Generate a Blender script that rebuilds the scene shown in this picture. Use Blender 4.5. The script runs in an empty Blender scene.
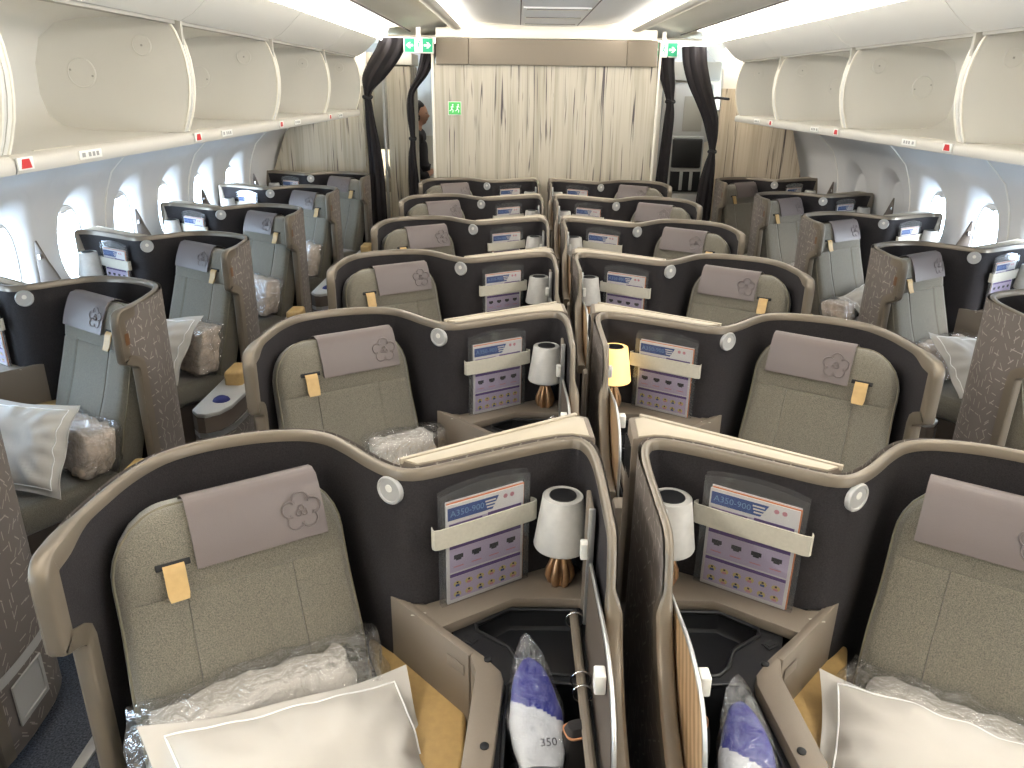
import bpy, bmesh, math, random
from mathutils import Vector, Matrix, noise
random.seed(7)
S = bpy.context.scene
COL = S.collection
PI = math.pi

# ------------------------------------------------------------------ render look
S.view_settings.view_transform = 'Standard'
S.view_settings.look = 'None'
S.view_settings.exposure = 0.27
S.view_settings.gamma = 1.0
S.view_settings.use_curve_mapping = False

# ------------------------------------------------------------------ materials
def srgb(r, g, b):
    f = lambda c: (c/255/12.92) if c/255 <= .04045 else ((c/255+.055)/1.055)**2.4
    return (f(r), f(g), f(b), 1)
def mat(name, col, rough=.6, metal=0., spec=.5, noise_scale=0, noise_amt=.0, bump=0., bump_scale=200, sheen=0):
    m = bpy.data.materials.new(name); m.use_nodes = True
    nt = m.node_tree; N = nt.nodes; L = nt.links
    b = N['Principled BSDF']
    b.inputs['Base Color'].default_value = col
    b.inputs['Roughness'].default_value = rough
    b.inputs['Metallic'].default_value = metal
    b.inputs['Specular IOR Level'].default_value = spec
    if sheen: b.inputs['Sheen Weight'].default_value = sheen
    tc = N.new('ShaderNodeTexCoord')
    if noise_scale:
        n = N.new('ShaderNodeTexNoise'); n.inputs['Scale'].default_value = noise_scale; n.inputs['Detail'].default_value = 3
        L.new(tc.outputs['Object'], n.inputs['Vector'])
        r = N.new('ShaderNodeMapRange')
        r.inputs['From Min'].default_value = .3; r.inputs['From Max'].default_value = .7
        r.inputs['To Min'].default_value = 1-noise_amt; r.inputs['To Max'].default_value = 1+noise_amt
        L.new(n.outputs['Fac'], r.inputs['Value'])
        h = N.new('ShaderNodeVectorMath'); h.operation = 'SCALE'; h.inputs[0].default_value = col[:3]
        L.new(r.outputs['Result'], h.inputs['Scale'])
        L.new(h.outputs['Vector'], b.inputs['Base Color'])
    if bump:
        n2 = N.new('ShaderNodeTexNoise'); n2.inputs['Scale'].default_value = bump_scale; n2.inputs['Detail'].default_value = 2
        L.new(tc.outputs['Object'], n2.inputs['Vector'])
        bp = N.new('ShaderNodeBump'); bp.inputs['Strength'].default_value = bump; bp.inputs['Distance'].default_value = .002
        L.new(n2.outputs['Fac'], bp.inputs['Height']); L.new(bp.outputs['Normal'], b.inputs['Normal'])
    return m
def emat(name, col, strength):
    m = mat(name, col, .5)
    b = m.node_tree.nodes['Principled BSDF']
    b.inputs['Emission Color'].default_value = col
    b.inputs['Emission Strength'].default_value = strength
    return m
def clear_mat(name, tint, gloss, rough=.08, wrinkle=0.):
    """thin clear sheet: mostly see-through with a glossy skin"""
    m = bpy.data.materials.new(name); m.use_nodes = True
    nt = m.node_tree; N = nt.nodes; L = nt.links
    N.remove(N['Principled BSDF'])
    t = N.new('ShaderNodeBsdfTransparent'); t.inputs['Color'].default_value = tint
    g = N.new('ShaderNodeBsdfGlossy'); g.inputs['Roughness'].default_value = rough
    g.inputs['Color'].default_value = (1, 1, 1, 1)
    lw = N.new('ShaderNodeLayerWeight'); lw.inputs['Blend'].default_value = .3
    r = N.new('ShaderNodeMapRange'); r.inputs['To Min'].default_value = gloss; r.inputs['To Max'].default_value = min(1, gloss*4)
    L.new(lw.outputs['Fresnel'], r.inputs['Value'])
    mx = N.new('ShaderNodeMixShader')
    L.new(r.outputs['Result'], mx.inputs['Fac']); L.new(t.outputs[0], mx.inputs[1]); L.new(g.outputs[0], mx.inputs[2])
    if wrinkle:
        tc = N.new('ShaderNodeTexCoord'); n = N.new('ShaderNodeTexNoise'); n.inputs['Scale'].default_value = 28
        n.inputs['Detail'].default_value = 4; n.inputs['Distortion'].default_value = 1.5
        bp = N.new('ShaderNodeBump'); bp.inputs['Strength'].default_value = wrinkle; bp.inputs['Distance'].default_value = .02
        L.new(tc.outputs['Object'], n.inputs['Vector']); L.new(n.outputs['Fac'], bp.inputs['Height'])
        L.new(bp.outputs['Normal'], g.inputs['Normal']); L.new(bp.outputs['Normal'], lw.inputs['Normal'])
    L.new(mx.outputs[0], N['Material Output'].inputs['Surface'])
    return m
def streak_mat(name, base, mid, dark):
    """pale veneer with vertical wavering dark streaks"""
    m = mat(name, base, .55)
    nt = m.node_tree; N = nt.nodes; L = nt.links; b = N['Principled BSDF']
    tc = N.new('ShaderNodeTexCoord')
    def nz(sx, sz, detail, dist):
        mp = N.new('ShaderNodeMapping'); mp.inputs['Scale'].default_value = (sx, sx, sz)
        n = N.new('ShaderNodeTexNoise'); n.inputs['Scale'].default_value = 1; n.inputs['Detail'].default_value = detail
        n.inputs['Distortion'].default_value = dist
        L.new(tc.outputs['Object'], mp.inputs['Vector']); L.new(mp.outputs['Vector'], n.inputs['Vector'])
        return n.outputs['Fac']
    def ramp(src, lo, hi):
        r = N.new('ShaderNodeMapRange'); r.inputs['From Min'].default_value = lo; r.inputs['From Max'].default_value = hi
        L.new(src, r.inputs['Value']); return r.outputs['Result']
    def mix(f, a, c):
        x = N.new('ShaderNodeMix'); x.data_type = 'RGBA'
        L.new(f, x.inputs['Factor'])
        if isinstance(a, tuple): x.inputs['A'].default_value = a
        else: L.new(a, x.inputs['A'])
        x.inputs['B'].default_value = c
        return x.outputs['Result']
    c1 = mix(ramp(nz(17, .7, 3, .3), .46, .68), base, mid)
    c2 = mix(ramp(nz(32, .75, 2.5, 1.5), .605, .66), c1, dark)
    c3 = mix(ramp(nz(75, .9, 2, .4), .55, .80), c2, mid)
    L.new(c3, b.inputs['Base Color'])
    return m
def dash_mat(name, base, dash):
    """grey-brown panel woven with short pale dashes at three angles (uv in metres)"""
    m = mat(name, base, .55)
    nt = m.node_tree; N = nt.nodes; L = nt.links; b = N['Principled BSDF']
    uv = N.new('ShaderNodeUVMap'); uv.uv_map = 'UVMap'
    fac = None
    for k, (cell, off) in enumerate(((.040, 0.), (.047, .37))):
        sc = N.new('ShaderNodeVectorMath'); sc.operation = 'SCALE'; sc.inputs['Scale'].default_value = 1/cell
        L.new(uv.outputs['UV'], sc.inputs[0])
        ad = N.new('ShaderNodeVectorMath'); ad.operation = 'ADD'; ad.inputs[1].default_value = (off, off*1.7, 0)
        L.new(sc.outputs['Vector'], ad.inputs[0])
        fl = N.new('ShaderNodeVectorMath'); fl.operation = 'FLOOR'; L.new(ad.outputs['Vector'], fl.inputs[0])
        fr = N.new('ShaderNodeVectorMath'); fr.operation = 'FRACTION'; L.new(ad.outputs['Vector'], fr.inputs[0])
        wn = N.new('ShaderNodeTexWhiteNoise'); wn.noise_dimensions = '2D'; L.new(fl.outputs['Vector'], wn.inputs['Vector'])
        q = N.new('ShaderNodeMath'); q.operation = 'MULTIPLY'; q.inputs[1].default_value = 4; L.new(wn.outputs['Value'], q.inputs[0])
        q2 = N.new('ShaderNodeMath'); q2.operation = 'FLOOR'; L.new(q.outputs[0], q2.inputs[0])
        q3 = N.new('ShaderNodeMath'); q3.operation = 'MULTIPLY'; q3.inputs[1].default_value = PI/4; L.new(q2.outputs[0], q3.inputs[0])
        ct = N.new('ShaderNodeVectorMath'); ct.operation = 'SUBTRACT'; ct.inputs[1].default_value = (.5, .5, 0); L.new(fr.outputs['Vector'], ct.inputs[0])
        rt = N.new('ShaderNodeVectorRotate'); rt.rotation_type = 'Z_AXIS'; L.new(ct.outputs['Vector'], rt.inputs['Vector']); L.new(q3.outputs[0], rt.inputs['Angle'])
        ab = N.new('ShaderNodeVectorMath'); ab.operation = 'ABSOLUTE'; L.new(rt.outputs['Vector'], ab.inputs[0])
        sx = N.new('ShaderNodeSeparateXYZ'); L.new(ab.outputs['Vector'], sx.inputs[0])
        a1 = N.new('ShaderNodeMath'); a1.operation = 'LESS_THAN'; a1.inputs[1].default_value = .045; L.new(sx.outputs['X'], a1.inputs[0])
        a2 = N.new('ShaderNodeMath'); a2.operation = 'LESS_THAN'; a2.inputs[1].default_value = .36; L.new(sx.outputs['Y'], a2.inputs[0])
        a3 = N.new('ShaderNodeMath'); a3.operation = 'MULTIPLY'; L.new(a1.outputs[0], a3.inputs[0]); L.new(a2.outputs[0], a3.inputs[1])
        cn = N.new('ShaderNodeSeparateColor'); L.new(wn.outputs['Color'], cn.inputs[0])
        g = N.new('ShaderNodeMath'); g.operation = 'GREATER_THAN'; g.inputs[1].default_value = .35; L.new(cn.outputs['Green'], g.inputs[0])
        a4 = N.new('ShaderNodeMath'); a4.operation = 'MULTIPLY'; L.new(a3.outputs[0], a4.inputs[0]); L.new(g.outputs[0], a4.inputs[1])
        if fac is None: fac = a4.outputs[0]
        else:
            mxm = N.new('ShaderNodeMath'); mxm.operation = 'MAXIMUM'; L.new(fac, mxm.inputs[0]); L.new(a4.outputs[0], mxm.inputs[1]); fac = mxm.outputs[0]
    x = N.new('ShaderNodeMix'); x.data_type = 'RGBA'; L.new(fac, x.inputs['Factor'])
    x.inputs['A'].default_value = base; x.inputs['B'].default_value = dash
    L.new(x.outputs['Result'], b.inputs['Base Color'])
    return m
def wood_mat(name, a, c):
    m = mat(name, a, .4); nt = m.node_tree; N = nt.nodes; L = nt.links
    tc = N.new('ShaderNodeTexCoord'); w = N.new('ShaderNodeTexWave'); w.bands_direction = 'Y'
    w.inputs['Scale'].default_value = 11; w.inputs['Distortion'].default_value = 3.2; w.inputs['Detail'].default_value = 2; w.inputs['Detail Scale'].default_value = .6
    mp = N.new('ShaderNodeMapping'); mp.inputs['Rotation'].default_value = (.45, 0, 0)
    L.new(tc.outputs['Object'], mp.inputs['Vector']); L.new(mp.outputs['Vector'], w.inputs['Vector'])
    x = N.new('ShaderNodeMix'); x.data_type = 'RGBA'; L.new(w.outputs['Fac'], x.inputs['Factor'])
    x.inputs['A'].default_value = a; x.inputs['B'].default_value = c
    L.new(x.outputs['Result'], N['Principled BSDF'].inputs['Base Color'])
    return m

M = {}
M['lining'] = mat('charcoal fabric lining', srgb(47, 44, 45), .85, spec=.2, noise_scale=350, noise_amt=.35, bump=.35, bump_scale=420)
M['trim'] = mat('bronze beige trim', srgb(117, 107, 93), .36, metal=.3)
M['dash'] = dash_mat('dash patterned panel', srgb(108, 100, 94), srgb(160, 152, 143))
M['taupe'] = mat('taupe painted plastic', srgb(118, 107, 94), .5, noise_scale=600, noise_amt=.04)
M['taupe_dark'] = mat('dark taupe plastic', srgb(92, 82, 73), .5)
M['cream'] = mat('pale beige ledge', srgb(176, 165, 145), .45)
M['black'] = mat('black plastic', srgb(30, 30, 32), .38)
M['rubber'] = mat('black rubber', srgb(24, 24, 25), .7)
M['screen'] = mat('dark glass screen', srgb(12, 12, 14), .1)
M['olive'] = mat('olive wool upholstery', srgb(112, 107, 95), .9, spec=.15, noise_scale=430, noise_amt=.42, bump=.5, bump_scale=430, sheen=.45)
M['olive_dark'] = mat('olive piping', srgb(120, 114, 96), .9)
M['leather'] = mat('mauve brown leather', srgb(103, 93, 90), .48, bump=.12, bump_scale=500)
M['leather_dark'] = mat('mauve brown leather stitched', srgb(96, 84, 80), .55)
M['tan'] = mat('tan leather', srgb(186, 154, 100), .5, noise_scale=60, noise_amt=.06, bump=.12, bump_scale=500)
M['silver'] = mat('satin silver metal', srgb(200, 200, 198), .32, metal=.85)
M['silver_paint'] = mat('silver grey plastic', srgb(176, 175, 172), .4, metal=.2)
M['chrome'] = mat('chrome', srgb(225, 225, 225), .1, metal=1)
M['white_plastic'] = mat('white plastic', srgb(226, 223, 214), .4)
M['strap'] = mat('ivory strap', srgb(184, 179, 165), .6, noise_scale=120, noise_amt=.05)
M['copper'] = mat('copper bronze', srgb(186, 146, 108), .34, metal=.85, noise_scale=30, noise_amt=.2)
M['marble'] = mat('grey marble shade', srgb(186, 183, 177), .45, noise_scale=26, noise_amt=.1)
M['wood'] = wood_mat('striped wood veneer', srgb(196, 168, 132), srgb(150, 122, 90))
M['liner'] = mat('pale grey wall liner', srgb(200, 198, 195), .55)
M['bin'] = mat('cream bin moulding', srgb(224, 220, 210), .5)
M['bin_lip'] = mat('cream bin lip', srgb(196, 191, 180), .5)
M['bin_edge'] = mat('bright bin edge bead', srgb(238, 232, 216), .4)
M['bin_grey'] = mat('grey bin recess', srgb(176, 171, 160), .55)
M['ceil'] = mat('ceiling panel', srgb(242, 240, 236), .6)
M['ceil_cream'] = mat('cream ceiling panel', srgb(236, 229, 213), .55)
M['red'] = mat('red marker', srgb(190, 34, 34), .5)
M['label'] = mat('white placard', srgb(232, 230, 222), .5)
M['ink'] = mat('grey print', srgb(150, 148, 142), .6)
M['streak'] = streak_mat('streaked veneer', srgb(192, 183, 164), srgb(166, 156, 136), srgb(84, 76, 76))
M['streak_warm'] = streak_mat('streaked veneer warm', srgb(196, 182, 160), srgb(170, 154, 132), srgb(84, 72, 66))
M['header'] = mat('taupe leather header', srgb(130, 118, 101), .6, bump=.1)
M['curtain'] = mat('charcoal curtain cloth', srgb(42, 39, 40), .9, spec=.2, bump=.3, bump_scale=300)
M['green'] = emat('lit exit sign green', srgb(24, 140, 98), .7)
M['sign_white'] = emat('lit exit sign white', srgb(215, 225, 218), .55)
M['lime'] = mat('evacuation sign green', srgb(92, 205, 104), .5)
M['carpet'] = mat('blue grey carpet', srgb(76, 80, 90), .95, spec=.1, noise_scale=160, noise_amt=.6, bump=.6, bump_scale=260)
M['pillow'] = mat('white cotton pillowcase', srgb(190, 185, 177), .85, spec=.2, noise_scale=7, noise_amt=.03, bump=.15, bump_scale=38)
M['piping'] = mat('bright white piping', srgb(244, 243, 240), .7)
M['blanket_white'] = mat('white knit blanket', srgb(184, 177, 167), .9, bump=.3, bump_scale=30)
M['blanket'] = mat('beige blanket', srgb(196, 178, 160), .9, noise_scale=24, noise_amt=.3, bump=.5, bump_scale=45)
M['plastic'] = clear_mat('clear crinkled plastic', (.96, .97, .98, 1), .10, .10, .9)
M['sleeve'] = clear_mat('clear stiff sleeve', (.74, .75, .76, 1), .05, .12)
_nt = M['sleeve'].node_tree; _d = _nt.nodes.new('ShaderNodeBsdfDiffuse'); _d.inputs['Color'].default_value = (.5, .5, .5, 1)
_m = _nt.nodes.new('ShaderNodeMixShader'); _m.inputs['Fac'].default_value = .075
_o = _nt.nodes['Material Output']; _src = _o.inputs['Surface'].links[0].from_socket
_nt.links.new(_src, _m.inputs[1]); _nt.links.new(_d.outputs[0], _m.inputs[2]); _nt.links.new(_m.outputs[0], _o.inputs['Surface'])
M['pane'] = clear_mat('window pane', (.97, .98, 1, 1), .03, .02)
M['paper'] = mat('white paper', srgb(236, 231, 228), .6)
M['lilac'] = mat('lilac print', srgb(206, 190, 216), .6)
M['purple'] = mat('purple print', srgb(104, 74, 138), .6)
M['blue'] = mat('blue print', srgb(52, 84, 152), .6)
M['blue_text'] = mat('pale blue letters', srgb(120, 160, 205), .6)
M['orange'] = mat('orange paper edge', srgb(226, 134, 80), .6)
M['icon'] = mat('dark print', srgb(52, 48, 54), .6)
M['yellow'] = mat('yellow print', srgb(226, 204, 130), .6)
M['pink'] = mat('pink print', srgb(222, 150, 160), .6)
M['pouch_blue'] = mat('royal blue pouch', srgb(20, 27, 128), .35, bump=.5, bump_scale=40)
M['pouch_white'] = mat('white pouch', srgb(205, 205, 208), .4, bump=.4, bump_scale=40)
M['pouch_black'] = mat('black cloth pouch', srgb(40, 36, 35), .8, bump=.3)
M['bronze'] = mat('dark bronze plate', srgb(112, 78, 50), .4, metal=.3)
M['stitch'] = mat('copper stitching', srgb(190, 130, 90), .6)
M['navy'] = mat('navy cloth', srgb(24, 30, 96), .7)
M['skin'] = mat('skin', srgb(196, 150, 124), .55)
M['hair'] = mat('dark hair', srgb(30, 25, 24), .5)
M['uniform'] = mat('dark uniform', srgb(48, 44, 46), .8)
M['badge'] = mat('yellow green badge', srgb(170, 190, 60), .5)
M['cove'] = emat('cove light diffuser', (1, .965, .915, 1), 31.0)
M['cove_soft'] = emat('door area diffuser', (1, .95, .88, 1), 2.6)
M['rail'] = emat('ceiling rail light', (1, .96, .90, 1), 13.0)
M['white_matt'] = mat('white cove paint', srgb(238, 236, 230), .7)
M['lamp_lit'] = emat('lit lamp shade', (1, .68, .26, 1), .85)
M['washer'] = emat('wall wash strip', (.86, .93, 1, 1), 2.0)
M['galley_lit'] = emat('lit galley back', (1, .86, .62, 1), 1.3)

# ------------------------------------------------------------------ object helpers
def tag(o, label=None, cat=None, group=None, kind=None):
    if label: o['label'] = label
    if cat: o['category'] = cat
    if group: o['group'] = group
    if kind: o['kind'] = kind
    return o
def empty(name, loc=(0, 0, 0), rz=0.):
    o = bpy.data.objects.new(name, None); COL.objects.link(o)
    o.location = loc; o.rotation_euler = (0, 0, rz); o.empty_display_size = .1
    return o
class MB:
    def __init__(s): s.v = []; s.f = []; s.m = []; s.uv = {}
    def add(s, verts, faces, m=0):
        b = len(s.v); s.v += [tuple(p) for p in verts]
        for f in faces: s.f.append(tuple(b+i for i in f)); s.m.append(m)
        return b
    def grid(s, rows, m=0, close_u=False, close_v=False, uv=None):
        """rows: list of equal-length point lists"""
        n = len(rows); k = len(rows[0]); b = len(s.v)
        for r in rows: s.v += [tuple(p) for p in r]
        for i in range(n if close_v else n-1):
            for j in range(k if close_u else k-1):
                i2 = (i+1) % n; j2 = (j+1) % k
                s.f.append((b+i*k+j, b+i*k+j2, b+i2*k+j2, b+i2*k+j)); s.m.append(m)
        if uv:
            for i in range(n):
                for j in range(k): s.uv[b+i*k+j] = uv[i][j]
        return b
    def cap(s, pts, m=0):
        b = len(s.v); s.v += [tuple(p) for p in pts]; s.f.append(tuple(range(b, b+len(pts)))); s.m.append(m)
    def box(s, lo, hi, m=0, bev=0., seg=2):
        bm = bmesh.new(); bmesh.ops.create_cube(bm, size=1)
        for v in bm.verts:
            v.co = Vector([(lo[i]+hi[i])/2 + v.co[i]*(hi[i]-lo[i]) for i in range(3)])
        if bev: bmesh.ops.bevel(bm, geom=bm.edges[:], offset=bev, segments=seg, affect='EDGES', profile=.5)
        s.frombm(bm, m)
    def frombm(s, bm, m=0):
        bm.verts.index_update()
        s.add([v.co[:] for v in bm.verts], [[v.index for v in f.verts] for f in bm.faces], m); bm.free()
    def prism(s, poly, z0, z1, m=0, bev=0., holes=(), seg=2):
        """poly of (x, y); holes: inner outlines cut right through"""
        bm = bmesh.new(); es = []
        for lp in [poly]+list(holes):
            vs = [bm.verts.new((x, y, z0)) for x, y in lp]
            es += [bm.edges.new((vs[i], vs[(i+1) % len(vs)])) for i in range(len(vs))]
        if holes: bmesh.ops.triangle_fill(bm, edges=es, use_beauty=True, normal=(0, 0, 1))
        else: bmesh.ops.contextual_create(bm, geom=es)
        r = bmesh.ops.extrude_face_region(bm, geom=bm.faces[:])
        for e in r['geom']:
            if isinstance(e, bmesh.types.BMVert): e.co.z = z1
        bmesh.ops.recalc_face_normals(bm, faces=bm.faces[:])
        if bev:
            sharp = [e for e in bm.edges if len(e.link_faces) == 2 and e.calc_face_angle(0) > .6]
            bmesh.ops.bevel(bm, geom=sharp, offset=bev, segments=seg, affect='EDGES', profile=.5, clamp_overlap=True)
        s.frombm(bm, m)
    def tube(s, pts, r, m=0, n=8, closed=False, caps=True):
        P = [Vector(p) for p in pts]; k = len(P); rows = []
        up = None
        for i in range(k):
            t = ((P[(i+1) % k]-P[i-1]) if closed else (P[min(i+1, k-1)]-P[max(i-1, 0)])).normalized()
            if up is None:
                up = Vector((0, 0, 1)) if abs(t.z) < .9 else Vector((1, 0, 0))
            a = t.cross(up)
            if a.length < 1e-4: a = t.orthogonal()
            a.normalize(); b = a.cross(t).normalized(); up = b
            rr = r[i] if isinstance(r, (list, tuple)) else r
            rows.append([P[i]+a*math.cos(2*PI*j/n)*rr+b*math.sin(2*PI*j/n)*rr for j in range(n)])
        s.grid(rows, m, close_u=True, close_v=closed)
        if caps and not closed: s.cap(rows[0][::-1], m); s.cap(rows[-1], m)
    def lathe(s, prof, c=(0, 0, 0), m=0, n=32):
        rows = [[(c[0]+r*math.cos(2*PI*j/n), c[1]+r*math.sin(2*PI*j/n), c[2]+z) for j in range(n)] for r, z in prof]
        s.grid(rows, m, close_u=True)
    def xf(s, fn): s.v = [tuple(fn(Vector(p))) for p in s.v]; return s
    def build(s, name, mats, parent=None, flip=False, angle=35, link=True, loc=None):
        me = bpy.data.meshes.new(name)
        fs = [f[::-1] for f in s.f] if flip else s.f
        me.from_pydata(s.v, [], fs)
        for x in (mats if isinstance(mats, (list, tuple)) else [mats]): me.materials.append(M[x] if isinstance(x, str) else x)
        me.polygons.foreach_set('material_index', s.m)
        me.polygons.foreach_set('use_smooth', [True]*len(s.f))
        if s.uv:
            ul = me.uv_layers.new(name='UVMap')
            for lp in me.loops:
                ul.data[lp.index].uv = s.uv.get(lp.vertex_index, (0, 0))
        me.update()
        if angle < 180: me.set_sharp_from_angle(angle=math.radians(angle))
        o = bpy.data.objects.new(name, me); COL.objects.link(o)
        if parent is not None: o.parent = parent
        if loc: o.location = loc
        return o
def kids(o): return [c for c in bpy.data.objects if c.parent == o]
def copy_tree(o, parent=None):
    c = o.copy(); COL.objects.link(c); c.parent = parent
    for ch in list(o.children): copy_tree(ch, c)
    return c
def catmull(P, n):
    P = [Vector(p) for p in P]; out = []
    E = [P[0]*2-P[1]]+P+[P[-1]*2-P[-2]]
    for i in range(1, len(E)-2):
        a, b, c, d = E[i-1:i+3]
        for k in range(n):
            t = k/n
            out.append(.5*((2*b)+(c-a)*t+(2*a-5*b+4*c-d)*t*t+(3*b-a-3*c+d)*t**3))
    out.append(P[-1]); return out
def resample(P, step):
    L = [0.]
    for i in range(1, len(P)): L.append(L[-1]+(P[i]-P[i-1]).length)
    n = max(2, int(L[-1]/step)); out = []; j = 0
    for k in range(n+1):
        d = L[-1]*k/n
        while j < len(L)-2 and L[j+1] < d: j += 1
        t = (d-L[j])/max(1e-9, L[j+1]-L[j]); out.append(P[j].lerp(P[j+1], min(1, t)))
    return out, L[-1]
def sstep(a, b, x):
    t = min(1, max(0, (x-a)/(b-a))); return t*t*(3-2*t)

# ------------------------------------------------------------------ camera (27 mm equivalent, held at 1.9 m, pitched down)
P_, YAW, ROLL = .368, -.0025, -.0142
fw = Vector((math.sin(YAW)*math.cos(P_), math.cos(YAW)*math.cos(P_), -math.sin(P_)))
rt = Vector((math.cos(YAW), -math.sin(YAW), 0)); dn = fw.cross(rt)
rr = rt*math.cos(ROLL)+dn*math.sin(ROLL); dd = -rt*math.sin(ROLL)+dn*math.cos(ROLL)
cam = bpy.data.objects.new('camera', bpy.data.cameras.new('camera')); COL.objects.link(cam)
cam.data.sensor_width = 36; cam.data.lens = 27.0; cam.data.clip_start = .02
mw = Matrix.Identity(4)
for i in range(3): mw[i][0] = rr[i]; mw[i][1] = -dd[i]; mw[i][2] = -fw[i]
mw[0][3], mw[1][3], mw[2][3] = -.2463, 0, 1.9
cam.matrix_world = mw
S.camera = cam

# ------------------------------------------------------------------ the seat unit (local frame: x outward from the console side, y away, z up)
TOP = 1.118
PLAN = [(1.100, -.33), (1.109, -.25), (1.106, -.15), (1.094, -.05), (1.058, .045), (.99, .112), (.90, .16), (.82, .183),
        (.745, .187), (.68, .165), (.62, .115), (.56, .052), (.515, .012), (.482, -.006), (.455, -.003), (.41, .02),
        (.30, .083), (.20, .137), (.135, .165), (.095, .170), (.062, .150), (.044, .105), (.037, .04), (.036, -.06), (.036, -.16)]
PTH_C, LEN_C = resample(catmull([(x, y, 0) for x, y in PLAN]+[(.036, -.30, 0), (.036, -.45, 0), (.036, -.62, 0)], 8), .012)
PTH_W, LEN_W = resample(catmull([(x, y, 0) for x, y in PLAN[:20]]+[(.05, .160, 0)], 8), .012)
def mkS(path, total):
    n = len(path)-1
    def Sf(s, off):
        q = s/total*n; i = int(math.floor(q)); i = max(0, min(n-1, i)); t = q-i
        p = path[i].lerp(path[i+1], t) if 0 <= q <= n else path[i]+(path[i+1]-path[i])*t
        a = (path[min(n, i+1)]-path[i]); a2 = path[min(n, i+2)]-path[max(0, i-1)]
        tg = a2.normalized()
        nx = Vector((-tg.y, tg.x, 0))         # points to the seat side
        return p+nx*off
    return Sf
S_C, S_W = mkS(PTH_C, LEN_C), mkS(PTH_W, LEN_W)
def s_start(z):
    """front outline of the aisle wing: full width above the notch, set back below it"""
    s = -.078+.085*(1-sstep(.872, .925, z))
    if z > TOP-.046: s += .046*(1-math.sqrt(max(0, 1-((z-(TOP-.046))/.046)**2)))
    return s
def z_end(s, total):
    """top of the panel along the path; over the centre divider it dips to console height"""
    y = -.62+total-s            # local y on the straight divider
    if y > -.235: return TOP
    T = [(-.235, TOP), (-.262, 1.112), (-.282, 1.090), (-.296, 1.05), (-.306, 1.0), (-.325, .955), (-.36, .90), (-.427, .832), (-.50, .79), (-.63, .776)]
    for (a, za), (b, zb) in zip(T, T[1:]):
        if y >= b: return za+(zb-za)*(a-y)/(a-b)
    return .776
ORG = Vector((.6, -.2, 0))
O_ = Vector((.856, -.09, 1.073)); U_ = Vector((.839, -.545, 0)); F_ = Vector((-.545, -.839, 0))
TILT = math.radians(17)
V_ = Vector((0, 0, 1))*math.cos(TILT)-F_*math.sin(TILT); N_ = F_*math.cos(TILT)+Vector((0, 0, 1))*math.sin(TILT)
def bk(u, v, w): return O_+U_*u+V_*v+N_*w
def st(u, f, z): return Vector((O_.x, O_.y, 0))+U_*u+F_*f+Vector((0, 0, z))

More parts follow.
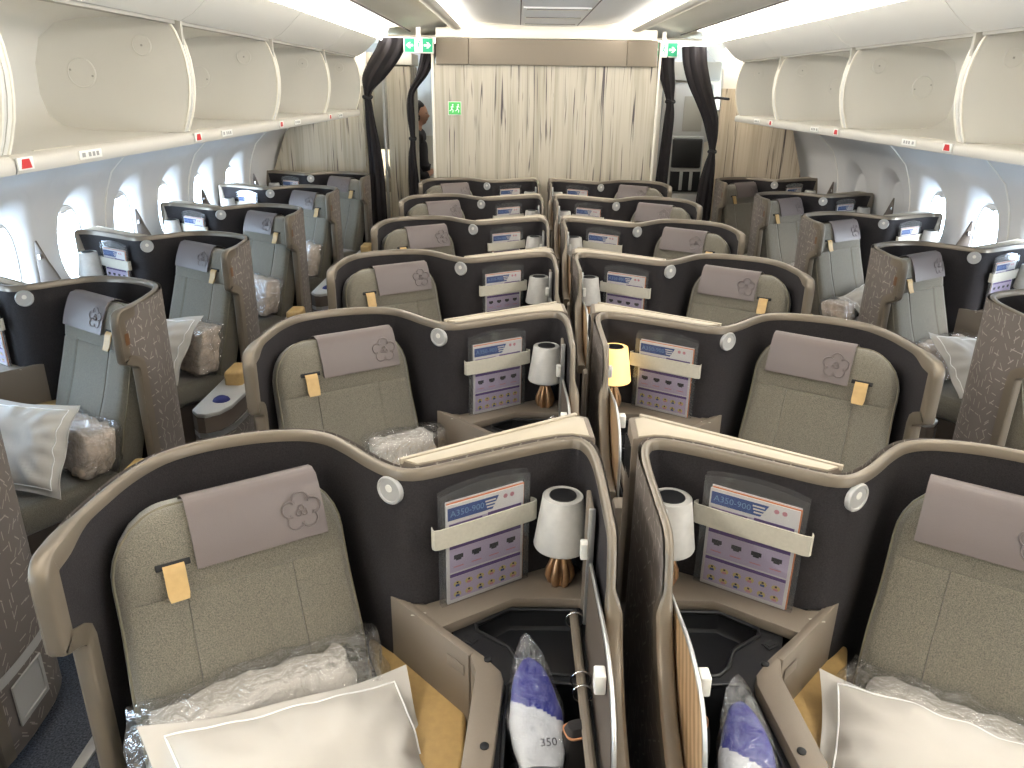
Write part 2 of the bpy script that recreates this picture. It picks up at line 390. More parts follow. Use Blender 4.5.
def make_suite(s, window):
    root = empty('cocoon_seat')
    fl = s < 0
    T = lambda p: Vector((s*(p[0]-ORG.x), p[1]-ORG.y, p[2]))
    def put(mb, name, mats, parent=root, angle=35): return mb.xf(T).build(name, mats, parent, flip=fl, angle=angle)
    Sf, LEN = (S_W, LEN_W) if window else (S_C, LEN_C)
    ztop = (lambda q: TOP) if window else (lambda q: z_end(q, LEN))
    # --- shell: inner lining, outer skin
    NJ = int(LEN/.014); NZ = [.06, .3, .6, .76, .85, .872, .885, .898, .912, .925, .95, 1.0, 1.05]
    lin = MB(); out = MB(); rowsI = []; rowsO = []; uvs = []
    for i in range(len(NZ)+6):
        ri = []; ro = []; ru = []
        for j in range(NJ+1):
            zc = NZ[i] if i < len(NZ) else None
            tq = j/NJ
            if zc is None: k = (i-len(NZ)+1)/6; zc = 1.05+(TOP-.004-1.05)*math.sin(k*PI/2)
            s0 = s_start(zc); q = s0+(LEN-s0)*tq
            zt = ztop(q)-.004
            z = zc if zt >= TOP-.006 else min(zc, zt)
            dv = 0 if window else sstep(LEN-.85, LEN-.55, q)
            ri.append(Sf(q, .030-.006*dv)+Vector((0, 0, z))); ro.append(Sf(q, .002+.004*dv)+Vector((0, 0, z))); ru.append((q, z))
        rowsI.append(ri); rowsO.append(ro); uvs.append(ru)
    lin.grid(rowsI); put(lin, 'shell_lining', 'lining')
    out.grid([r[::-1] for r in rowsO], uv=[r[::-1] for r in uvs]); put(out, 'shell_outer_panel', 'dash')
    # --- trim swept along the outline
    ol = []
    for z in [.06, .3, .55, .7, .8, .85, .868, .876, .886, .896, .906, .916, .926, .94, .99, 1.04, 1.06, 1.075, 1.086, 1.096, 1.104, 1.110, 1.1145, 1.1170]:
        ol.append((s_start(z), z))
    q = s_start(1.1170)+.010
    while q < LEN-.004: ol.append((q, ztop(q))); q += .016
    ol.append((LEN, ztop(LEN)))
    if window: ol += [(LEN+.012, TOP-.006), (LEN+.018, TOP-.02), (LEN+.018, 1.0), (LEN+.018, .9), (LEN+.018, .78)]
    rows = []
    def prof(a, b):
        top = sstep(.0, .12, a)*(1 if b > 1.0 else 0); dv = 0 if window else sstep(LEN-.85, LEN-.55, a)
        W = .042-.018*top-.004*dv; o0 = -.001+.014*top-.003*dv; o1 = .0335-.001*top-.006*dv
        return [(0, o0+.004), (-.0015, o0+.007), (-.0015, o1-.007), (0, o1-.003), (.003, o1), (W, o1), (W, o1-.004), (W, o0+.004), (W, o0), (.003, o0)]
    for i, (a, b) in enumerate(ol):
        p0 = ol[max(0, i-1)]; p1 = ol[min(len(ol)-1, i+1)]
        t = Vector((p1[0]-p0[0], p1[1]-p0[1], 0)).normalized(); inn = Vector((t.y, -t.x, 0))
        rows.append([Sf(a+inn.x*w, off)+Vector((0, 0, b+inn.y*w)) for w, off in prof(a, b)])
    tr = MB(); tr.grid(rows, close_u=True); tr.cap(rows[0]); tr.cap(rows[-1][::-1])
    put(tr, 'shell_trim', 'trim', angle=50)
    # --- coat hook disc
    qd = min((abs(Sf(k*.004, .03).x-.517)+(0 if Sf(k*.004, 0).x < .7 else 9), k*.004) for k in range(int(LEN/.004)))[1]
    c = Sf(qd, .030); nrm = (Sf(qd, .06)-Sf(qd, .03)).normalized(); sd = Vector((0, 0, 1)).cross(nrm)
    def disc(mb, cx, r, prof, zc=1.064, cc=c, nn=nrm, ss=sd):
        rws = [[cc+Vector((0, 0, zc))+nn*h+(ss*math.cos(2*PI*j/28)+Vector((0, 0, 1))*math.sin(2*PI*j/28))*r*k for j in range(28)] for k, h in prof]
        mb.grid(rws, close_u=True)
    d = MB(); disc(d, 0, .034, [(1, -.004), (1, .005), (.94, .008), (.8, .008), (.76, .006), (.3, .006), (.001, .006)])
    dk = put(d, 'coat_hook', 'silver_paint')
    d = MB(); disc(d, 0, .009, [(1, .004), (1, .0075), (.001, .008)], 1.070); put(d, 'hook_button', 'white_plastic', dk)
    # --- backrest
    us = sorted(set([round(-1+2*k/22, 4) for k in range(23)]+[-.93, .93, -.97, .97, -.985, .985]+[x+e for x in (-.46, .46) for e in (-.018, 0, .018)]))
    vs = sorted(set([round(-.68+.69*k/24, 4) for k in range(24)]+[-.175, -.169, -.181, -.002, .004, .008, .010, .011]))
    def hw(v):
        h = .243+.007*sstep(-.2, -.4, v)
        if v > -.13: h -= .13*(1-math.sqrt(max(0, 1-((v+.13)/.1412)**2)))
        return h
    def wf(un, v):
        h = hw(v); d = (1-abs(un))*h; w = 0
        dv = .012-v; d = min(d, dv*1.0+.0)
        if d < .035: w -= .04*(1-math.sqrt(max(0, 1-(1-d/.035)**2)))
        for x in (-.46, .46):
            if v < -.169 and abs(un-x) < .004: w -= .0035
        if abs(v+.175) < .001 and abs(un) < .97: w -= .0035
        w += .012*sstep(-.17, -.12, v)*(1-abs(un)**4)*(1-sstep(-.03, .01, v))   # headrest pad
        w += .016*math.exp(-((v+.5)/.12)**2)*(1-un*un)                           # lumbar
        return w
    b_ = MB()
    rws = []
    for v in vs:
        h = hw(v); r = [bk(-h*.96, v-.004, -.115)]
        r += [bk(un*h, v, wf(un, v)) for un in us]
        r += [bk(h*.96, v-.004, -.115)]
        rws.append(r)
    b_.grid(rws); b_.cap(rws[-1]); 
    bkr = put(b_, 'backrest', 'olive', angle=60)
    pp = MB()
    pts = [bk(-hw(v)*.985, v, wf(-.985, v)+.002) for v in vs if v > -.66]+[bk(hw(v)*.985, v, wf(.985, v)+.002) for v in vs[::-1] if v > -.66]
    pp.tube(pts, .003, n=6); put(pp, 'piping', 'olive_dark', bkr, angle=180)
    # headrest leather cover: draped over the top, hanging at the front
    cu0, cu1 = -.195, .085
    cv = MB(); rws = []
    dr = [(-.10, -.118), (-.04, -.12), (0, -.105), (.016, -.08), (.0235, -.045), (.0225, -.018), (.010, .008), (-.012, .016), (-.04, .0205), (-.07, .0245), (-.10, .0255), (-.124, .025)]
    for k in range(15):
        u = cu0+(cu1-cu0)*k/14
        rws.append([bk(u+.012*(1 if s > 0 else 1)*((.02-v)/.17)*0, v, w) for v, w in dr])
    cv.grid(rws)
    rws2 = [[bk(cu0+(cu1-cu0)*k/14, v*1.0, w-.005 if v < .0 or w > 0 else w+.005) for v, w in dr] for k in range(15)]
    cv.grid([r[::-1] for r in rws2])
    cv.grid([rws[0], rws2[0]]); cv.grid([rws2[-1], rws[-1]])
    cv.grid([[r[-1] for r in rws2], [r[-1] for r in rws]])
    cover = put(cv, 'headrest_cover', 'leather', bkr, angle=50)
    em = MB()
    eu = (cu0+.05) if s < 0 else (cu1-.05)
    for k in range(5):
        a0 = PI/2+2*PI*k/5
        cx, cz = math.cos(a0)*.025, math.sin(a0)*.025
        em.tube([bk(eu+cx+math.cos(a0+t)*.018, -.062+cz+math.sin(a0+t)*.018, .0258) for t in [(-1.95+3.9*i/12) for i in range(13)]], .0022, n=6)
    for k in range(3):
        a0 = PI/2+2*PI*k/3
        em.tube([bk(eu+math.cos(a0+t)*.006+math.cos(a0)*.007, -.062+math.sin(a0)*.007+math.sin(a0+t)*.006, .0262) for t in [2*PI*i/8 for i in range(9)]], .002, n=5)
    put(em, 'blossom_emblem', 'leather', cover, angle=180)
    # tan pull strap and its slot
    sl = MB(); sl.box((-.034, -.007, -.004), (.034, .007, .004), bev=.002); sl.xf(lambda p: bk(.128+p.x, -.104+p.y, .010+p.z)); put(sl, 'strap_slot', 'rubber', bkr)
    sp = MB()
    pr = [(-.100, .010), (-.106, .018), (-.118, .022), (-.14, .021), (-.165, .023), (-.178, .026)]
    rws = [[bk(.128+x*(1 if v > -.175 else .86), v, w) for x in (-.021, -.019, .019, .021)] for v, w in pr]
    rw2 = [[bk(.128+x*(1 if v > -.175 else .86), v, w-.004) for x in (-.021, -.019, .019, .021)] for v, w in pr]
    sp.grid(rws); sp.grid([r[::-1] for r in rw2]); sp.grid([[r[0] for r in rw2], [r[0] for r in rws]]); sp.grid([[r[-1] for r in rws], [r[-1] for r in rw2]]); sp.grid([rws[-1], rw2[-1]])
    put(sp, 'headrest_strap', 'tan', bkr)
    # --- seat cushion and pedestal
    sc = MB(); sc.box((-.255, .10, .335), (.255, .66, .455), bev=.035, seg=4); sc.xf(lambda p: st(p.x, p.y, p.z)); put(sc, 'seat_cushion', 'olive', angle=60)
    sc = MB(); sc.box((-.225, .02, .04), (.225, .60, .333), bev=.01); sc.xf(lambda p: st(p.x, p.y, p.z)); put(sc, 'seat_pedestal', 'taupe_dark')
    # --- console
    SH = [(.556, .030), (.400, -.118), (.236, -.008), (.082, -.008), (.066, -.03), (.066, .10), (.075, .128), (.10, .138), (.14, .130), (.30, .046), (.40, -.012), (.445, -.036), (.49, -.035), (.53, -.005)]
    if window: SH = [(.556, .030), (.400, -.118), (.236, -.008), (.06, -.008), (.04, .14), (.10, .138), (.14, .130), (.30, .046), (.40, -.012), (.445, -.036), (.49, -.035), (.53, -.005)]
    c_ = MB(); c_.prism(SH, .742, .770, bev=.004); con = put(c_, 'console_shelf', 'taupe')
    dl = MB()
    for k in range(2): dl.box((.44+.012*k, -.072-.009*k, .7700), (.462+.012*k, -.068-.009*k, .7706))
    put(dl, 'shelf_mark', 'strap', con)
    TRAY = [(.325, -.075), (.25, -.016), (.088, -.016), (.088, -.238), (.198, -.228), (.222, -.205), (.248, -.15), (.320, -.098)]
    BIN = [(.088, -.262), (.236, -.250), (.250, -.268), (.256, -.36), (.262, -.575), (.088, -.585)]
    DK = [(.375, -.10), (.30, .02), (.066, .02), (.066, -.625), (.285, -.625), (.285, -.27), (.335, -.20)]
    dk_ = MB(); dk_.prism(DK, .722, .742, holes=[TRAY, BIN])
    deck = put(dk_, 'console_deck', 'black')
    def well(poly, z1, z0, name, inset):
        w = MB(); n = len(poly)
        cx = sum(p[0] for p in poly)/n; cy = sum(p[1] for p in poly)/n
        ins = [(cx+(x-cx)*inset, cy+(y-cy)*inset) for x, y in poly]
        w.grid([[(x, y, z1) for x, y in poly], [(cx+(x-cx)*(inset*.3+.7), cy+(y-cy)*(inset*.3+.7), z1-(z1-z0)*.85) for x, y in poly], [(x, y, z0) for x, y in ins]], close_u=True)
        w.cap([(x, y, z0) for x, y in ins])
        o = put(w, name, 'black', deck)
        r = MB(); r.tube([(x, y, z1+.001) for x, y in poly], .0055, n=6, closed=True); put(r, name+'_rim', 'black', deck, angle=180)
    well(TRAY, .742, .690, 'tray_well', .92)
    well(BIN, .742, .52, 'stowage_well', .96)
    sk = MB(); sk.box((-.016, -.012, 0), (.016, .012, .003), bev=.001); sk.box((-.010, -.006, .003), (.010, .006, .0045))
    sk.xf(lambda p: Vector((.337+p.x*.83-p.y*.55, -.128+p.x*.55+p.y*.83, .742+p.z))); put(sk, 'power_socket', 'rubber', deck)
    bs = MB(); bs.prism([(.54, .0), (.33, -.21), (.30, -.30), (.30, -.62), (.05, -.62), (.05, .10), (.14, .10), (.30, .03), (.44, -.05)], .06, .50); put(bs, 'console_base', 'taupe_dark')
    ws = MB(); ws.prism([(.54, .0), (.33, -.21), (.30, -.30), (.30, -.62), (.288, -.62), (.288, -.28), (.315, -.20), (.45, -.07)], .50, .742); put(ws, 'console_side', 'taupe')
    BO = [(.563, .028), (.330, -.212), (.316, -.262), (.322, -.36), (.338, -.625), (.288, -.625), (.272, -.46), (.258, -.285), (.264, -.258), (.302, -.212), (.40, -.118), (.548, .036)]
    bd = MB(); bd.prism(BO, .742, .774, bev=.004); board = put(bd, 'console_rail', 'taupe')
    fc = MB(); fc.prism([(.567, .024), (.334, -.216), (.322, -.205), (.556, .034)], .52, .776, bev=.003); put(fc, 'console_side_board', 'taupe')
    fc = MB(); fc.prism([(.385, -.170), (.345, -.210), (.3435, -.2085), (.3835, -.1685)], .715, .742, bev=.0008); put(fc, 'board_slot', 'taupe')
    for bx, by in ((.292, -.226), (.290, -.455)):
        bt = MB(); bt.lathe([(.0001, .005), (.006, .0048), (.0085, .003), (.0085, -.002)], (bx, by, .774)); put(bt, 'button', 'rubber', board)
    TP = [(.605, .045), (.555, .05), (.343, -.165), (.338, -.30), (.348, -.625), (.455, -.625), (.462, -.34), (.50, -.20)]
    tp = MB(); tp.prism(TP, .545, .605, bev=.012, seg=3); put(tp, 'console_armrest', 'tan', angle=50)
    fr = MB(); fr.box((.05, -.70, .40), (.40, -.628, .770), bev=.012); put(fr, 'console_front_cover', 'taupe')
    # literature strap across the back panel
    th = MB()
    A0 = Vector((.424, -.046, 0)); A1 = Vector((.202, .096, 0)); du = (A1-A0).normalized(); nn = Vector((du.y, -du.x, 0))
    if nn.y > 0: nn = -nn
    L_ = (A1-A0).length
    pr = [(-.004, .004), (-.007, .014), (-.004, .022), (.008, .0255), (L_/2, .0265), (L_-.008, .0255), (L_+.004, .022), (L_+.007, .014), (L_+.004, .004)]
    PR = [A0+du*a+nn*b for a, b in pr]; PR2 = [A0+du*(a if 1 < i < 7 else a+(.004 if i < 2 else -.004))+nn*(b-.004) for i, (a, b) in enumerate(pr)]
    for k, (pa, fl2) in enumerate(((PR, 0), (PR2, 1))):
        r0 = [p+Vector((0, 0, .935)) for p in pa]; r1 = [p+Vector((0, 0, .985)) for p in pa]
        th.grid([r1, r0] if not fl2 else [r0, r1])
    for z in (.935, .985):
        a = [p+Vector((0, 0, z)) for p in PR]; b = [p+Vector((0, 0, z)) for p in PR2]
        th.grid([a, b] if z < .95 else [b, a])
    put(th, 'literature_strap', 'strap')
    # housing behind the console wall: pale top ledge, screen facing the seat behind
    hs = MB(); hs.prism([(.505, .036), (.085, .312), (.052, .30), (.045, .17), (.10, .186), (.135, .182), (.20, .154), (.30, .100), (.41, .036), (.46, .012)], .62, 1.108, bev=.006)
    house = put(hs, 'screen_housing', 'taupe')
    lg = MB(); lg.prism([(.490, .030), (.090, .292), (.066, .284), (.06, .176), (.10, .188), (.135, .184), (.20, .156), (.30, .102), (.41, .038), (.46, .014)], 1.106, 1.112, bev=.002)
    lg.prism([(.505, .036), (.085, .314), (.080, .304), (.498, .028)], 1.100, 1.114, bev=.002)
    put(lg, 'housing_ledge', 'cream', house)
    gr = MB()
    for k in range(6): gr.box((.0445, .19+.016*k, .99), (.0475, .198+.016*k, 1.075))
    put(gr, 'housing_grille', 'rubber', house)
    sc_ = MB(); q0 = Vector((.455, .071, 0)); q1 = Vector((.125, .288, 0)); nb = Vector((.55, .835, 0))*.003
    sc_.prism([(q0+nb)[:2], (q1+nb)[:2], (q1-nb)[:2], (q0-nb)[:2]], .74, 1.03); put(sc_, 'screen', 'screen', house)
    if not window:
        # stowage doors beside the divider, both standing ajar
        dr1 = MB(); dr1.box((.070, -.105, .775), (.080, -.01, 1.065), bev=.003); d1 = put(dr1, 'upper_door', 'taupe')
        e = MB(); e.box((.068, -.110, .775), (.083, -.1035, 1.072), bev=.002); put(e, 'door_edge', 'silver', d1)
        e = MB(); e.box((.082, -.124, .955), (.098, -.100, .995), bev=.003); put(e, 'latch', 'white_plastic', d1)
        pr = [(-.125, .945), (-.26, .962), (-.40, .978), (-.47, .972), (-.52, .955), (-.56, .92), (-.585, .86), (-.59, .77), (-.59, .60), (-.125, .60)]
        dd2 = MB(); dd2.prism(pr, .070, .074, bev=0); dd2.xf(lambda p: Vector((p.z, p.x, p.y))); d2 = put(dd2, 'lower_door', 'wood')
        e = MB(); e.tube([(.074, a, b) for a, b in catmull2(pr[:9])], .0045, n=6); put(e, 'door_edge', 'silver', d2, angle=180)
        e = MB(); e.prism([(a*.985, b-.006) for a, b in pr], .0745, .078); e.xf(lambda p: Vector((p.z, p.x, p.y))); put(e, 'door_inner_face', 'taupe_dark', d2)
        e = MB(); e.box((.080, -.485, .925), (.100, -.455, .965), bev=.003); put(e, 'latch', 'white_plastic', d2)
        e = MB(); e.tube([(.100, -.06, .765), (.098, -.62, .775)], .010, n=10); put(e, 'stowage_rail', 'taupe', d2)
        for y, z in ((-.085, .768), (-.275, .769), (-.315, .770)):
            e = MB(); e.tube([(.099+.021*math.cos(t), y, z+.021*math.sin(t)) for t in [2*PI*i/16 for i in range(16)]], .0022, n=6, closed=True); put(e, 'rail_ring', 'chrome', d2, angle=180)
    else:
        fn = MB(); fn.prism([(.165, .775), (.15, .86), (.118, .95), (.088, 1.02), (.052, 1.128), (.046, 1.128), (.040, 1.03), (.038, .775)], -.26, -.245, bev=.003); fn.xf(lambda p: Vector((p.x, p.z+.30*(p.x-.04), p.y))); fin = put(fn, 'side_fin', 'taupe_dark')
        e = MB(); e.box((.055, -.264, 1.035), (.068, -.254, 1.06), bev=.002); put(e, 'fin_latch', 'chrome', fin)
    # --- aisle side: low cabinet in front of the wing, armrest, metal strip, pull recess
    cb = MB(); CP = [(1.02, -.42), (1.02, -.88), (1.06, -.925), (1.10, -.93), (1.155, -.89), (1.185, -.81), (1.195, -.65), (1.175, -.52), (1.13, -.42)]
    n = len(CP)
    def ring(z, k): return [(1.02+(x-1.02)*k, y, z) for x, y in CP]
    zz = [.10, .24, .335]
    acc = 0; us_ = []
    for i in range(n):
        us_.append(acc); acc += math.dist(CP[i], CP[(i+1) % n])
    cb.grid([ring(z, 1) for z in zz], close_u=True, uv=[[(u, z) for u in us_] for z in zz]); cab = put(cb, 'aisle_cabinet', 'dash')
    cb = MB(); cb.grid([ring(.335, 1.0), ring(.335, 1.02), ring(.362, 1.02), ring(.362, .98)], close_u=True); put(cb, 'metal_strip', 'silver', cab)
    cb = MB(); cb.grid([ring(.362, .94), ring(.44, .94)], close_u=True); put(cb, 'cabinet_band', 'taupe_dark', cab)
    cb = MB(); cb.prism([(1.02+(x-1.02)*1.0, y) for x, y in CP], .44, .462, bev=.006); put(cb, 'cabinet_tray', 'silver_paint', cab)
    pn = MB(); pn.lathe([(.0001, .022), (.02, .020), (.036, .010), (.042, 0)], (1.115, -.755, .461), n=20); put(pn, 'tray_pouch', 'navy', cab)
    ar = MB(); ar.box((1.06, -.56, .40), (1.15, -.40, .535), bev=.018, seg=3); put(ar, 'aisle_armrest', 'tan', angle=50)
    ms = MB()
    pts = [(Sf(k*.02+.02, -.004), k) for k in range(22)]
    ms.grid([[p+Vector((0, 0, .335)) for p, _ in pts], [p+Vector((0, 0, .300)) for p, _ in pts]]); put(ms, 'metal_strip', 'silver_paint')
    rc = MB()
    hq = .165
    P2 = lambda q, z, o: Sf(q, o)+Vector((0, 0, z))
    f0 = [(hq-.075, .135), (hq+.075, .135), (hq+.075, .275), (hq-.075, .275)]
    f1 = [(hq-.064, .150), (hq+.064, .150), (hq+.064, .266), (hq-.064, .266)]
    rc.grid([[P2(a, b, -.001) for a, b in f0], [P2(a, b, -.007) for a, b in f0], [P2(a*.97+hq*.03, b, -.007) for a, b in f1], [P2(a, b, -.0015) for a, b in f1]], close_u=True); rc.cap([P2(a, b, -.0015) for a, b in f1])
    put(rc, 'pull_recess', 'silver_paint')
    rp = MB()
    a = [P2(-.055, z, -.0035) for z in (.985, 1.03)]; b = [P2(-.030, z, -.0035) for z in (.985, 1.03)]
    rp.grid([a, b]); put(rp, 'row_plate', 'bronze')
    return root
def catmull2(P): return [(v.x, v.y) for v in catmull([(a, b, 0) for a, b in P], 5)]

PITCH, YC, YW, YV, BX = 1.12, 1.5277, 3.0891, 4.2233, 2.785
protoC = {1: make_suite(1, False), -1: make_suite(-1, False)}
protoW = {1: make_suite(1, True), -1: make_suite(-1, True)}
used = set()
UN = {}
ORD = ['nearest', 'second', 'third', 'fourth', 'fifth', 'farthest']
def unit(key, s, window, x0, y, label, group):
    pr = (protoW if window else protoC)[s]
    o = copy_tree(pr) if (s, window) in used else pr
    used.add((s, window))
    o.location = (x0+s*ORG.x, y+ORG.y, 0)
    tag(o, label, 'seat', group)
    UN[key] = (s, x0, y)
for k in range(6):
    y = YC+k*PITCH+(.05 if k == 5 else 0)
    w = ['nearest camera', 'second from camera', 'third from camera', 'fourth from camera', 'fifth from camera', 'farthest, by the partition'][k]
    unit(f'L{k+1}', -1, False, 0, y, f'olive seat in dark-lined bronze-edged shell, left centre column, {w}', 'left centre column of seats')
    unit(f'R{k+1}', 1, False, 0, y, f'olive seat in dark-lined bronze-edged shell, right centre column, {w}', 'right centre column of seats')
for k in range(6):
    y = YW+(k-1)*PITCH
    w = ['nearest, only its patterned wing in view', 'second from camera', 'third from camera', 'fourth from camera', 'fifth from camera', 'farthest, by the streaked wall'][k]
    unit(f'W{k}', 1, True, -BX+(.05 if k == 5 else 0), y, f'cocoon seat under the left windows, {w}', 'seats along the left windows')
for k in range(5):
    y = YV+(k-1)*PITCH
    w = ['nearest, cut by the frame', 'second from camera', 'third from camera', 'fourth from camera', 'farthest, by the streaked wall'][k]
    unit(f'V{k}', -1, True, BX-(.05 if k == 4 else 0), y, f'cocoon seat under the right windows, {w}', 'seats along the right windows')
def uw(key, p):
    s, x0, y = UN[key]; return Vector((x0+s*p[0], y+p[1], p[2]))

# ------------------------------------------------------------------ small things on the consoles
WHERE = {}
for k in range(6):
    WHERE[f'L{k+1}'] = f'{ORD[k]} left centre seat'; WHERE[f'R{k+1}'] = f'{ORD[k]} right centre seat'
    WHERE[f'W{k}'] = f'{ORD[k]} left window seat'
for k in range(5): WHERE[f'V{k}'] = f'{(ORD[:4]+["farthest"])[k]} right window seat'
def make_lamp():
    r = empty('table_lamp')
    b = MB()
    # sculpted foot: five claw petals round a bulb
    for k in range(6):
        a = 2*PI*k/6; c, s_ = math.cos(a), math.sin(a)
        pts = [(.006, .108), (.010, .085), (.018, .062), (.0255, .04), (.027, .022), (.022, .006), (.017, 0)]
        b.tube([(c*x, s_*x, z) for x, z in pts], [.006, .007, .0085, .0095, .010, .009, .006], n=8)
    b.lathe([(.0001, 0), (.018, 0), (.021, .012), (.018, .04), (.010, .07), (.007, .118), (.0001, .118)], n=20)
    b.build('lamp_base', 'copper', r, angle=60)
    h = MB(); h.lathe([(.045, .238), (.0465, .2405), (.048, .239), (.0655, .117), (.0665, .112), (.065, .108), (.062, .110), (.045, .232), (.045, .238)], n=40); h.build('lamp_shade', 'marble', r, angle=60)
    t = MB(); t.lathe([(.0001, .2405), (.033, .2405), (.034, .239), (.045, .2385)], n=40)
    t.build('shade_rim', 'marble', r, angle=60)
    t = MB(); t.lathe([(.0001, .2425), (.0315, .2425), (.033, .2395)], n=40); t.build('top_disc', 'black', r, angle=60)
    t = MB(); t.lathe([(.0001, .103), (.058, .103), (.064, .107), (.0635, .111), (.0001, .112)], n=40); t.build('under_disc', 'black', r, angle=60)
    return r
lamp0 = make_lamp(); first = True
for key in UN:
    if key in ('W0', 'W1', 'V0'): continue
    o = lamp0 if first else copy_tree(lamp0); first = False
    o.location = uw(key, (.127 if key[0] in 'LR' else .136, .058, .7705))
    lit = key == 'R2'
    tag(o, 'lit table lamp glowing warm yellow on second right centre console' if lit else f'unlit lamp with grey marble shade and copper foot, console of {WHERE[key]}', 'lamp', 'console lamps')
    if lit:
        for c in o.children:
            if c.name.startswith(('lamp_shade', 'shade_rim')):
                c.data = c.data.copy(); c.data.materials[0] = M['lamp_lit']
        ld = bpy.data.lights.new('lamp_bulb', 'POINT'); ld.energy = 1.2; ld.color = (1, .72, .36); ld.shadow_soft_size = .012
        lo = bpy.data.objects.new('bulb', ld); COL.objects.link(lo); lo.parent = o; lo.location = (0, 0, .17)
        ld.shadow_soft_size = .02
def text_mesh(txt, size, name='txt'):
    cu = bpy.data.curves.new(name, 'FONT'); cu.body = txt; cu.size = size; cu.resolution_u = 2
    ob = bpy.data.objects.new(name, cu); COL.objects.link(ob)
    me = bpy.data.meshes.new_from_object(ob.evaluated_get(bpy.context.evaluated_depsgraph_get()))
    v = [tuple(x.co) for x in me.vertices]; f = [tuple(p.vertices) for p in me.polygons]
    bpy.data.objects.remove(ob); bpy.data.meshes.remove(me)
    return v, f
TXT_A = text_mesh('A350-900', .022)
def make_brochure():
    """a stack of leaflets in a clear sleeve; x to the viewer's right, z up, front at -y"""
    r = empty('safety_leaflet')
    W, H = .205, .262
    p = MB(); p.box((-W/2, -.006, 0), (W/2, -.002, H), 0, .001); p.box((-W/2+.004, -.002, 0), (W/2+.003, .0, H+.0025), 1); p.box((-W/2+.002, 0, 0), (W/2+.001, .003, H+.005), 0)
    pg = p.build('leaflets', ['paper', 'orange'], r)
    m = MB(); Y = -.0062
    def q(x0, z0, x1, z1, mi, y=Y): m.add([(x0, y, z0), (x1, y, z0), (x1, y, z1), (x0, y, z1)], [(0, 1, 2, 3)], mi)
    m.add([(-W/2+.004, Y, H-.040), (W/2-.085, Y, H-.040), (W/2-.068, Y, H-.008), (-W/2+.004, Y, H-.008)], [(0, 1, 2, 3)], 0)
    q(-W/2+.007, .010, W/2-.007, .070, 1); q(-W/2+.007, .084, W/2-.007, .145, 1); q(-W/2+.007, .160, W/2-.007, .214, 1)
    q(-W/2+.007, .071, W/2-.007, .080, 2, Y-.0003); q(-W/2+.007, .146, W/2-.007, .156, 2, Y-.0003); q(-W/2+.007, .203, -.01, .212, 2, Y-.0003); q(.005, .207, W/2-.007, .216, 2, Y-.0003)
    for k in range(6):
        x = -W/2+.026+k*.0305
        for z in (.022, .050):
            n = 8; m.add([(x+.0105*math.cos(2*PI*i/n), Y-.0003, z+.008*math.sin(2*PI*i/n)) for i in range(n)], [tuple(range(n))], 3)
            q(x-.0025, z+.001, x+.0025, z+.006, 4, Y-.0006); q(x-.005, z-.007, x+.005, z-.001, 5 if k % 2 else 0, Y-.0006)
    for k in range(4):
        x = -W/2+.03+k*.047
        q(x-.012, .118, x+.012, .129, 4, Y-.0003); q(x-.007, .114, x+.007, .119, 4, Y-.0003); q(x-.013, .096, x+.013, .099, 5, Y-.0003)
    for x in (-.085, -.055, -.02, .02, .05, .075): q(x, .170, x+.018, .190, 4 if abs(x) > .03 else 5, Y-.0003)
    for x in (.052, .070):
        n = 8; m.add([(x+.006*math.cos(2*PI*i/n), Y-.0003, H-.016+.006*math.sin(2*PI*i/n)) for i in range(n)], [tuple(range(n))], 5)
    for k in range(3): q(-.002+.002*k, H-.018-.008*k, .026+.002*k, H-.014-.008*k, 6, Y-.0006)
    v, f = TXT_A; m.add([(-W/2+.010+a, Y-.0008, H-.031+b) for a, b, c in v], f, 7)
    m.build('cover_print', ['blue', 'lilac', 'purple', 'yellow', 'icon', 'pink', 'paper', 'blue_text'], pg, angle=180)
    s_ = MB(); zt = H+.042
    top = [(x, zt-.014*abs(x/.118)**2) for x in [-.118+.236*i/10 for i in range(11)]]
    fr = [[(x, -.0085, -.001), ] for x, z in top]
    s_.grid([[(x, -.0085, -.001) for x, z in top], [(x, -.009, z) for x, z in top]])
    s_.grid([[(x, .0045, -.001) for x, z in top][::-1], [(x, .0045, z+.006) for x, z in top][::-1]])
    s_.grid([[(-.118, -.0085, -.001), (-.118, -.009, top[0][1])], [(-.118, .0045, -.001), (-.118, .0045, top[0][1])]])
    s_.grid([[(.118, .0045, -.001), (.118, .0045, top[0][1])], [(.118, -.0085, -.001), (.118, -.009, top[0][1])]])
    s_.build('clear_sleeve', 'sleeve', r)
    return r
br0 = make_brochure(); first = True
for key in UN:
    if key in ('W0', 'V0'): continue
    s = UN[key][0]
    o = br0 if first else copy_tree(br0); first = False
    o.location = uw(key, (.309, .0185, .7715))
    A0 = uw(key, (.42, -.031, 0)); A1 = uw(key, (.216, .097, 0)); d = (A1-A0) if s < 0 else (A0-A1)
    o.rotation_euler = (0, 0, math.atan2(d.y, d.x))
    tag(o, f'clear-sleeved leaflet with blue band and lilac print, console of {WHERE[key]}', 'leaflet', 'leaflets in console straps')

